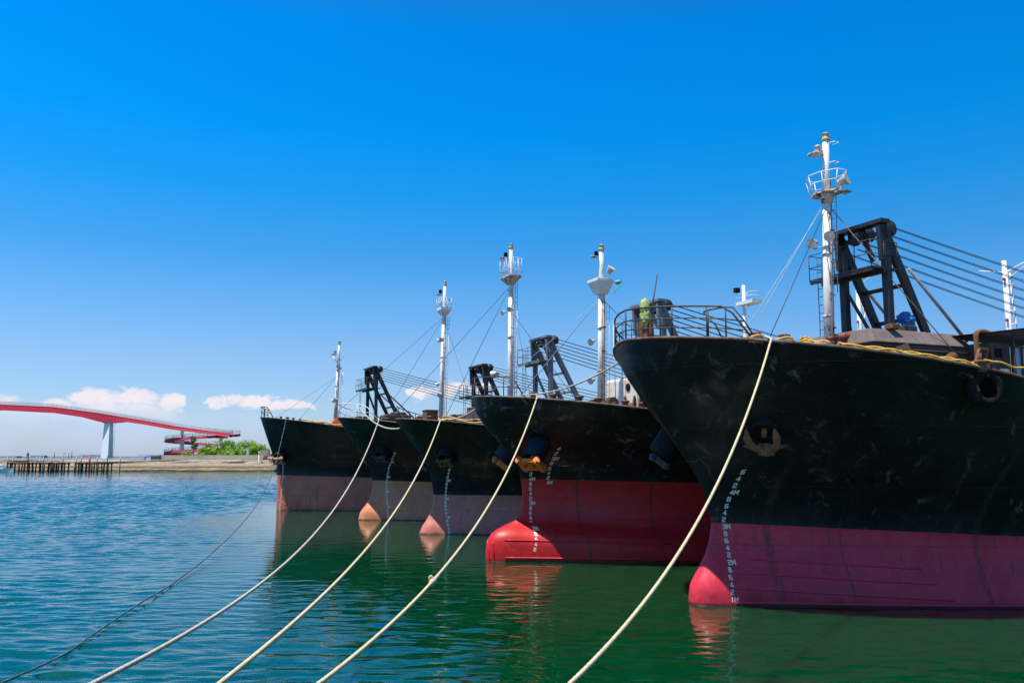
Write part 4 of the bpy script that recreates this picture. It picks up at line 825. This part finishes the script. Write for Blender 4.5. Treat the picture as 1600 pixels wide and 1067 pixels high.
heap('rope_coil', hulls[3], 1.9, .35, .0, .4, .3, M['rope_tan'], 'tan rope coil on the bow of the purple bottomed ship', 5, .045, 8)
tag(rope_mesh([hulls[1].world(hulls[1].rim(x, -1, .15+.1*sin(x*3), .12+.05*sin(x*5))) for x in [2.3+.15*i for i in range(22)]], .05, .3).build('yellow_rope', M['rope_yellow']), 'yellow rope lying along the rail of the farthest ship', 'rope')
for i in range(2):
    tag(rope_mesh([hulls[3].world(hulls[3].rim(x, -1, .1+.12*sin(x*2+i*2), .10+.12*i+.05*sin(x*4+i))) for x in [1.6+.15*j for j in range(18)]], .04, .3).build('tan_rope', M['rope_tan']), ('lower' if i == 0 else 'upper')+' tan rope along the rail of the purple bottomed ship', 'rope')

# mooring ropes down to the quay
quay_posts = []
def mooring(name, k, A, B, s, r, mat, label):
    A = Vector(A); B = Vector(B); pts = sag(A, B, s, 60); hh = hulls[k]
    inner = A+NV*.25+AX*.0+Vector((0, 0, .10)); pts = [inner]+pts
    tag(rope_mesh(pts, r, r*5.2).build('mooring_rope', mat), label, 'rope', 'mooring ropes from the bows to the quay'); quay_posts.append(B)
mooring('r', 5, (6.77, 22.34, 7.26), (-3.76, 1.64, 2.32), 2.84, .027, M['rope'], 'thick cream mooring rope of the nearest ship, rightmost of the five')
mooring('r', 4, (1.0, 33.92, 6.56), (-4.03, -.91, 2.52), 2.67, .028, M['rope'], 'cream mooring rope with a knot, from the red bottomed ship')
mooring('r', 3, (-3.81, 46.06, 6.14), (-3.46, 1.57, 1.85), 1.9, .031, M['rope'], 'yellowish mooring rope from the purple bottomed ship')
mooring('r', 2, (-8.68, 56.55, 6.62), (-4.76, 4.72, 1.92), 2.55, .034, M['rope_grey'], 'pale mooring rope from the grey brown bottomed ship')
A = Vector((-17.58, 67.46, 7.12))
wp = [(A+NV*.2+Vector((0, 0, .05))), A, (-16.5, 61.0, 3.9), (-15.5, 55.0, 2.15), (-14.2, 47.0, .95), (-12.6, 37.5, .28), (-11.35, 30.0, .05), (-10.6, 25.5, .09), (-9.9, 21.2, .06), (-9.45, 18.6, .07), (-8.6, 13.2, .5), (-7.9, 8.6, 1.2), (-7.6, 6.2, 1.95)]
tag(rope_mesh(catmull(wp, 8), .020, .10).build('mooring_rope', M['rope_dark']), 'thin dark slack mooring rope dipping into the water, from the farthest ship', 'rope', 'mooring ropes from the bows to the quay'); quay_posts.append(Vector(wp[-1]))
# knot in rope 4
pts = sag((1.0, 33.92, 6.56), (-4.03, -.91, 2.52), 2.67, 400)
def pxof(q): q = Vector(q)-Vector((0, 0, CAMH)); d = q.y*cos(pitch)+q.z*sin(pitch); return 800+FPX*q.x/d
kp = min(pts[:300], key=lambda q: abs(pxof(q)-676)); mb = MB(); dd = (pts[201]-pts[200]).normalized()
for j in range(3): mb.lathe([(.025, -.04), (.055, -.02), (.055, .02), (.025, .04)], kp+dd*(j-1)*.08, dd, 10)
mb.tube(catmull([kp, kp+Vector((-.07, 0, .05)), kp+Vector((-.03, 0, .10)), kp+Vector((.02, 0, .02))], 5), .02, 6); mb.tube([kp-dd*.1, kp-dd*.40, kp-dd*.45], .038, 7)
tag(mb.build('rope_knot', M['rope']), 'whitish knot tied in the rope of the red bottomed ship', 'knot')
# cross lines between neighbours
h4, h5, h3, h2 = hulls[4], hulls[5], hulls[3], hulls[2]
tag(rope_mesh(sag(h4.world(h4.rim(1.1, -1, .2, .12)), h5.world(h5.rim(1.6, 1, .0, -.05)), .28, 40), .028, .16).build('breast_rope', M['rope_grey']), 'pale rope strung from the red bottomed ship up to the nearest bow', 'rope')
tag(rope_mesh(sag(h2.world(h2.rim(.9, -1, .0, .7)), h3.world(h3.rim(.8, 1, .0, -.35)), .45, 30), .04, .25).build('breast_rope', M['rope_grey']), 'thick pale rope hanging between the two ships in the middle left', 'rope')
tag(rope_mesh(sag(h3.world(h3.rim(1.9, -1, .3, .12)), h4.world(h4.rim(1.4, 1, .0, .0)), .15, 30), .032, .25).build('breast_rope', M['rope_grey']), 'pale rope rising from the purple bottomed ship to the red bottomed ship', 'rope')
# quay under the camera where the ropes end
tag(MB().box((0, -18, .3), (120, 52, 1.8)).build('quay', M['quay'], None, .05), 'concrete quay apron', None, None, 'structure')
for i, q in enumerate(quay_posts):
    pr = bpy.data.objects; mb = MB(); ht = q.z-1.2+.12; mb.lathe([(.24, 0), (.22, .05), (.15, .12), (.15, ht-.12), (.24, ht-.05), (.22, ht), (.05, ht+.04)], (0, 0, 0), n=18); o = mb.build('mooring_bollard', M['blackiron']); o.location = (q.x, q.y, 1.2)
    tag(o, 'black iron mooring bollard on the quay under the camera', 'bollard', 'bollards on the quay')

# ------------------------------------------------------------------ background
def W3(px, py, Y):
    """point seen at that picture position at distance Y"""
    u = (px-800)/FPX; v = (533.5-py)/FPX; dy = cos(pitch)-v*sin(pitch); dz = sin(pitch)+v*cos(pitch); return Vector((u/dy*Y, Y, CAMH+dz/dy*Y))
# seawall and breakwater
def rock_mat():
    m, T, B = new_mat('breakwater_stone'); tcn = T.n('ShaderNodeTexCoord'); ob = tcn.outputs['Object']; sp = T.n('ShaderNodeSeparateXYZ'); T.nt.links.new(ob, sp.inputs[0])
    z = T.math('ADD', sp.outputs[2], T.math('MULTIPLY', T.math('SUBTRACT', T.noise(T.scaled(ob, (.15, .4, .4)), 1.0, 6, .65), .5), .9))
    c = T.ramp(T.math('DIVIDE', z, 4.0, clamp=True), [(0, (.02, .018, .012)), (.09, (.03, .026, .015)), (.13, (.24, .17, .075)), (.22, (.27, .19, .09)), (.26, (.07, .05, .025)), (.36, (.16, .115, .06)), (.42, (.28, .22, .15)), (.55, (.31, .25, .18)), (.74, (.33, .27, .20)), (.80, (.40, .34, .27))])
    n = T.noise(T.scaled(ob, (.6, 1, 2.5)), 1.1, 7, .7); c = T.mix(T.maprange(n, .50, .66), c, (.09, .07, .045)); n2 = T.noise(T.scaled(ob, (.25, 1, 3)), 1.3, 4, .6); c = T.mix(T.math('MULTIPLY', T.maprange(n2, .55, .75), .6), c, (.50, .42, .30))
    T.put(B.inputs['Base Color'], c); B.inputs['Roughness'].default_value = .95
    b = T.n('ShaderNodeBump'); b.inputs['Strength'].default_value = 1; b.inputs['Distance'].default_value = .35; T.put(b.inputs['Height'], n); T.nt.links.new(b.outputs[0], B.inputs['Normal']); return m
def extr(name, prof, xs, mat, jit=0.0, seed=0):
    mb = MB(); n = len(prof); vs = []
    for x in xs:
        for i, (y, z) in enumerate(prof):
            e = jit*noise.noise(Vector((x*.12, y*.3+seed, z*2.0))) if 0 < i < n-1 else 0; e2 = jit*.35*noise.noise(Vector((x*.4, y*.9+seed, 3.0)))
            vs.append((x, y+e*1.5, z+e2))
    mb.add(vs, [(i*n+k, i*n+k+1, (i+1)*n+k+1, (i+1)*n+k) for i in range(len(xs)-1) for k in range(n-1)]+[tuple(range(n)), tuple(reversed(range((len(xs)-1)*n, len(xs)*n)))]); return mb
xr = W3(433, 735, 258).x
xs = [-330+i*2.0 for i in range(int((xr+330)/2)+1)]
bw = extr('b', [(256, -1), (257.5, .2), (258, .55), (259, .8), (260, 1.3), (262, 1.55), (263, 1.9), (265, 2.1), (267, 2.25), (268, 2.3), (268.2, 2.9), (268.4, 2.95), (268.6, 3.3), (276.3, 3.35), (300, 3.4), (301, -1)], xs, M['rock'], .5, 2).build('breakwater', rock_mat()); tag(bw, 'long low sandy rock breakwater below the red bridge', 'breakwater')
xw = [W3(237, 712, 280).x+i*2 for i in range(int((W3(420, 712, 280).x-W3(237, 712, 280).x)/2)+1)]
sw = extr('s', [(279, 3.0), (279.1, 4.0), (279.9, 4.05), (280, 4.75), (280.6, 4.8), (281, 4.6), (330, 4.6), (331, 1)], xw, M['concrete']).build('seawall', M['concrete']); tag(sw, 'stepped tan concrete seawall in front of the green trees', 'wall')
# low concrete walkway on the breakwater's left half
xw2 = [-330+i*3 for i in range(int((W3(237, 712, 285).x+330)/3)+1)]
tag(extr('s', [(284, 3.2), (284.1, 3.75), (286, 3.8), (286.1, 3.0)], xw2, M['concrete']).build('low_wall', M['concrete']), 'low concrete kerb wall running left along the breakwater', 'wall')
# far shore
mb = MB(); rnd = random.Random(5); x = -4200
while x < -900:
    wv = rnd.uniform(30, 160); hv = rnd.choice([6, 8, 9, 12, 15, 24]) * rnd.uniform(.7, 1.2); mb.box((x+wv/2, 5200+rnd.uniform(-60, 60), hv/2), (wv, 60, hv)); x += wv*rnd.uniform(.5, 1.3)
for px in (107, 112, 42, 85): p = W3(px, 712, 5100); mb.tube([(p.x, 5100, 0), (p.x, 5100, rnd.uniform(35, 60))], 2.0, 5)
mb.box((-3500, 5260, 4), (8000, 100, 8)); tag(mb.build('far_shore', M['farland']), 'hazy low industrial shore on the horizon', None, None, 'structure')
# bridge
D = 345.0; br = empty('footbridge', W3(168, 714, D)*1.0); br.location.z = 0; BL = br.location.copy()
tag(br, 'long arched red girder footbridge on a white pillar with spiral ramp at its right end', 'bridge')
topc = [(-330, 676), (-240, 656), (-160, 641), (-80, 633), (0, 632), (84, 636), (152, 645), (219, 656), (276, 666), (332, 674), (362, 679)]
botc = [(-330, 684), (-240, 668), (-160, 663), (-80, 645), (0, 640.6), (84, 645), (132, 652), (160, 659.5), (180, 660.5), (197, 659), (232, 664), (267, 670.5), (323, 677.5), (362, 683)]
mb = MB(); vs = []; pxs = [-330+i*4 for i in range(174)]
def topz(px): return W3(px, interp(topc, px), D).z
for px in pxs:
    x = W3(px, 650, D).x-BL.x; zt = topz(px); zb2 = W3(px, interp(botc, px), D).z
    for y, z in ((-1.35, zt-.1), (-1.75, zb2), (1.75, zb2), (1.35, zt-.1)): vs.append((x, y, z))
mb.add(vs, [(i*4+k, i*4+(k+1) % 4, (i+1)*4+(k+1) % 4, (i+1)*4+k) for i in range(len(pxs)-1) for k in range(4)]+[(0, 1, 2, 3)]); mb.build('girder', M['bridge_red'], br)
mb = MB(); vs = []
for px in pxs:
    x = W3(px, 650, D).x-BL.x; zt = topz(px)
    for y, z in ((-1.45, zt-.16), (1.45, zt-.16), (1.40, zt+.06), (-1.40, zt+.06)): vs.append((x, y, z))
mb.add(vs, [(i*4+k, i*4+(k+1) % 4, (i+1)*4+(k+1) % 4, (i+1)*4+k) for i in range(len(pxs)-1) for k in range(4)]); mb.build('deck_edge', M['bridge_red'], br)
mb = MB()
for y in (-1.36, 1.36):
    for hh in (.55, 1.2): mb.tube([(W3(px, 650, D).x-BL.x, y, topz(px)+hh) for px in pxs], .045, 4)
    for i in range(0, len(pxs)*2-2): px = -330+i*2; x = W3(px, 650, D).x-BL.x; mb.box((x, y, topz(px)+.6), (.07, .07, 1.2))
mb.build('bridge_railing', M['bridge_rail'], br)
def pillar(px, ytop, D_, wb, wt, parent, base, rz=.5, zb=2.5):
    p = W3(px, ytop, D_); mb = MB(); zc = (p.z+zb)/2; mb.box((p.x-base.x, p.y-base.y, zc), (wb, wb*.55, p.z-zb), rz, wt/wb); return mb.build('pillar', M['bridge_white'], parent, .06)
pillar(170, 660, D, 4.3, 3.1, br, BL, -.45); pillar(-160, 662, D, 4.3, 3.1, br, BL, -.45)
MB().box((W3(171, 660, D).x-BL.x, 0, W3(171, 660, D).z+.1), (4.6, 3.2, .5)).build('bearing_cap', M['bridge_red'], br)
mb = MB(); xx = W3(182, 660, D).x-BL.x; 
for zz in range(4, 17): mb.box((xx, -1.2, zz), (.5, .5, .05))
mb.tube([(xx-.25, -1.4, 3), (xx-.25, -1.4, 18)], .05, 4); mb.tube([(xx+.25, -1.4, 3), (xx+.25, -1.4, 18)], .05, 4); mb.build('pillar_ladder', M['bridge_rail'], br)
# spiral ramp: an oval helix under the bridge end
cx = W3(308, 690, D).x-BL.x; RA, RBm = 13.6, 6.0; cyy = RBm-.2
z0h = W3(362, 677, D).z
def hx(u, off=0.0):  # u in turns, starting at the right end
    an = u*2*pi; return Vector((cx+(RA+off)*cos(an), cyy-(RBm+off)*sin(an), z0h-5.0*u))
def ribbon(u0, u1, prof, n=160):
    vs = []; m = len(prof)
    for i in range(n+1):
        u = lerp(u0, u1, i/n)
        for off, dz in prof: p = hx(u, off); vs.append((p.x, p.y, p.z+dz))
    return vs, [(i*m+k, i*m+(k+1) % m, (i+1)*m+(k+1) % m, (i+1)*m+k) for i in range(n) for k in range(m)]
mb = MB(); mb.add(*ribbon(-.25, 2.25, [(-1.35, -.05), (1.35, -.05), (1.65, -.95), (-1.65, -.95)])); mb.build('ramp_girder', M['bridge_red'], br)
mb = MB(); mb.add(*ribbon(-.25, 2.25, [(-1.42, -.04), (1.42, -.04), (1.42, .06), (-1.42, .06)])); mb.build('ramp_deck', M['bridge_rail'], br)
mb = MB()
for off in (-1.38, 1.38):
    for hh in (.55, 1.2): mb.tube([hx(-.25+2.5*i/160, off)+Vector((0, 0, hh)) for i in range(161)], .045, 4)
    for i in range(160): p = hx(-.25+2.5*i/160, off); mb.box((p.x, p.y, p.z+.6), (.08, .08, 1.2))
mb.build('ramp_railing', M['bridge_rail'], br)
for px, yt in ((277, 668), (338, 681)):
    p = W3(px, yt, D); mb = MB(); mb.lathe([(.9, 3.5), (.75, p.z)], (p.x-BL.x, cyy if px < 300 else cyy, 0), n=16); mb.build('ramp_column', M['bridge_white'], br)
    for j in range(3 if px < 300 else 2): MB().box((p.x-BL.x, cyy, p.z-.6-j*4.6), (2.4, 9.5, .5)).build('column_arm', M['bridge_white'], br)
# lamps on ramp: none. trees
def tree(name, px, ytop, ybase, wpx, D_, label, leafm, seed, trunkh=.25, n=900, ls=.5):
    rnd = random.Random(seed); b = W3(px, ybase, D_); t = W3(px, ytop, D_); H = t.z-b.z; wv = wpx/FPX*D_/2
    r = empty(name, b); tag(r, label, 'tree', 'trees behind the seawall')
    mb = MB(); mb.tube([(0, 0, -.8), (rnd.uniform(-.2, .2), 0, H*.35), (rnd.uniform(-.4, .4), .2, H*.8)], .16, 7, r1=.05)
    for i in range(6):
        an = rnd.uniform(0, 2*pi); z = H*rnd.uniform(.2, .5); mb.tube([(0, 0, z), (cos(an)*wv*.5, sin(an)*wv*.4, z+H*.25), (cos(an)*wv*.8, sin(an)*wv*.6, z+H*.32)], .07, 5, r1=.02)
    mb.build('trunk', M['trunk'], r)
    cl = []
    for i in range(int(9+wv*2)):
        an = rnd.uniform(0, 2*pi); q = sqrt(rnd.random()); zz = rnd.uniform(trunkh, .86); lim = sqrt(max(.05, 1-((zz-trunkh)/(1-trunkh))**2.2)); cl.append((Vector((cos(an)*wv*.82*q*lim, sin(an)*wv*.6*q*lim, H*zz)), rnd.uniform(.2, .34)*min(H, wv*1.3)))
    mb = MB()
    for i in range(n):
        c, rr = rnd.choice(cl); d = Vector((rnd.gauss(0, 1), rnd.gauss(0, 1), rnd.gauss(0, 1))).normalized(); p = c+d*rr*rnd.uniform(.6, 1.05)
        u = Vector((rnd.gauss(0, 1), rnd.gauss(0, 1), rnd.gauss(0, 1))); u = (u-d*u.dot(d)*.7).normalized(); v = u.cross(d+Vector((0, 0, .3))).normalized(); s_ = ls*rnd.uniform(.5, 1.1)
        mb.add([p-u*s_*.5, p+v*s_*.3, p+u*s_*.5, p-v*s_*.3], [(0, 1, 2, 3)])
    mb.build('crown', leafm, r)
TR = [(348, 686, 712, 52, 'bright green tree directly right of the spiral ramp'), (380, 688, 712, 56, 'broad bright green tree in the middle of the clump'), (402, 694, 712, 40, 'bright green tree at the right end of the clump'),
      (332, 699, 713, 36, 'low bright green shrub under the right column of the ramp'), (366, 701, 714, 44, 'low light green shrub at the front of the clump')]
for i, (px, yt, yb, wpx, lab) in enumerate(TR): tree('broadleaf_tree', px, yt, yb, wpx, 292+(2-i)*2.0, lab, M['leaf'], 20+i, .06, 4200, .46)
tree('shrub', 319, 700, 712, 30, 289, 'small green shrub under the spiral ramp', M['leaf'], 31, .06, 1800, .45)
tree('shrub', 293, 704, 712, 28, 289, 'lowest green shrub left of the clump', M['leaf'], 32, .06, 1500, .45)
tree('pine_tree', 302, 677, 712, 17, 296, 'thin dark pine in front of the spiral ramp', M['leafdark'], 33, .35, 900, .5)
tree('pine_tree', 324, 692, 712, 24, 295, 'dark pine right of the thin pine, before the ramp', M['leafdark'], 34, .3, 700, .5)
tree('pine_tree', 357, 686, 710, 14, 302, 'dark pine top rising behind the bright green tree', M['leafdark'], 35, .4, 400, .5)
tree('pine_tree', 410, 693, 711, 12, 302, 'small dark tree rising behind the right end of the clump', M['leafdark'], 36, .4, 300, .5)
# pier of timber piles
PD = 250.0; pb = W3(90, 737, PD); pb.z = 0; pr = empty('timber_pier', pb); tag(pr, 'old dark timber pile pier in two lengths left below the bridge', 'pier')
rnd = random.Random(11)
for (xa, xb) in ((12, 109), (118, 176)):
    x = xa
    while x <= xb:
        p = W3(x, 723, PD+rnd.uniform(0, 3)); mb = MB(); dx = rnd.uniform(-.25, .25); mb.tube([(p.x-pb.x+dx, p.y-PD, -1), (p.x-pb.x, p.y-PD, p.z+rnd.uniform(-.2, .3))], rnd.uniform(.17, .3), 6); mb.build('pile', M['pile'], pr); x += rnd.uniform(3.2, 7.2)
    a = W3(xa-2, 723, PD); b = W3(xb+1, 723, PD); mb = MB(); mb.box(((a.x+b.x)/2-pb.x, 1.5, a.z+.1), (b.x-a.x, 3.2, .18)); mb.box(((a.x+b.x)/2-pb.x, .1, a.z-.22), (b.x-a.x-.3, .2, .35)); mb.build('walkway', M['pile'], pr)
for i, (px, yt, mt, lab) in enumerate(((20, 714, 'post_grey', 'grey post second from the left end of the pier'), (44, 710, 'pile', 'tall dark post near the left third of the pier'), (57, 713, 'post_grey', 'grey post right of the tall dark post'), (63, 714, 'post_grey', 'short grey post, first of a close pair with the next'), (68, 712, 'post_grey', 'grey post, right one of a close pair'), (80, 714, 'post_grey', 'slim grey post at the middle of the left pier length'), (99, 709, 'post_grey', 'tall grey post with crooked top near the pier gap'), (120, 713, 'post_grey', 'grey post left of the pair beyond the pier gap'), (127, 711, 'post_grey', 'tall grey post beyond the pier gap'), (141, 712, 'orange', 'orange red post on the right pier length'), (152, 713, 'post_grey', 'slim pale post right of the orange post'), (168, 712, 'rusty', 'rusty brown post in front of the white pillar'), (188, 712, 'post_grey', 'lone post in the water right of the pier'), (12, 713, 'post_grey', 'grey post at the left end of the pier'))):
    p = W3(px, yt, PD+1.2); mb = MB(); k = rnd.uniform(-.15, .15); mb.tube([(0, 0, -1), (k*.5, 0, p.z*.6), (k, 0, p.z)], .16 if mt != 'orange' else .28, 7)
    if px == 99: mb.tube([(k, 0, p.z), (k+.35, 0, p.z+.3)], .14, 6)
    if px == 44: mb.lathe([(.25, 0), (.25, .5), (0, .7)], (k, 0, p.z-.2), n=8)
    o = mb.build('mooring_post', M[mt]); o.location = (p.x, p.y, 0); tag(o, lab, 'post', 'posts along the timber pier')
# small white boat by the pier
bp = W3(4, 731, 246); bt = empty('small_boat', (bp.x, bp.y, 0)); tag(bt, 'small white motor boat at the left end of the pier', 'boat')
mb = MB(); vs = []
for i in range(9):
    f = i/8; wv = 1.0*sin(min(f*1.6+.15, 1.57)); x = 3.2-6.4*f
    for s_, z in ((0, -.2), (.7, 0), (1, .9+.35*(1-f)**2), (-1, .9+.35*(1-f)**2), (-.7, 0)): vs.append((x, s_*wv, z))
mb.add(vs, [(i*5+k, i*5+(k+1) % 5, (i+1)*5+(k+1) % 5, (i+1)*5+k) for i in range(8) for k in range(5)]+[(0, 1, 2, 3, 4), (44, 43, 42, 41, 40)]); mb.build('hull', M['white'], bt)
mb = MB(); mb.box((-.4, 0, 1.5), (1.6, 1.3, 1.2), 0, .85); c_ = mb.build('cabin', M['white'], bt, .05); MB().box((-.4, -.66, 1.6), (1.1, .06, .4)).build('window', M['glass'], c_)
# hut, beacon, wall block, person-less
p = W3(243, 716, 276); hb = empty('grey_hut', (p.x, 276.5, 3.3)); tag(hb, 'low dark grey hut at the left end of the stepped seawall', 'hut')
MB().box((0, 0, .65), (2.6, 2, 1.3)).build('wall', M['hutgrey'], hb, .03); mb = MB(); prism(mb, [(-1.5, -1.2), (1.5, -1.2), (1.5, 1.2), (-1.5, 1.2)], [(-1.2, -.3), (1.2, -.3), (1.2, .3), (-1.2, .3)], 1.3, 1.7); mb.build('roof', M['hutgrey'], hb)
p = W3(405, 722, 268); bc = empty('beacon_post', (p.x, 267.5, 2.4)); tag(bc, 'slim cream beacon post near the right end of the breakwater', 'beacon'); mb = MB(); mb.lathe([(.28, 0), (.16, .2), (.14, 2.9)], (0, 0, 0), n=10); mb.build('post', M['cream'], bc); mb = MB(); mb.lathe([(.24, 2.9), (.24, 3.3), (.1, 3.5), (0, 3.52)], (0, 0, 0), n=10); mb.build('lamp_head', M['white'], bc)
p = W3(414, 712, 284); tag(MB().box((p.x, 284, 5.5), (2.8, 2, 1.8)).build('concrete_block', M['concrete'], None, .05), 'grey tan concrete block beside the right end of the trees', 'block')
p = W3(397, 724, 268); mb = MB(); mb.blob((0, 0, 0), (3.0, 1.4, 1.1), 8, .35, 1.5, 4); o = mb.build('boulder', M['concrete']); o.location = (p.x, 266.5, 1.8); tag(o, 'pale flat rock slab left of the farthest ship', 'rock')
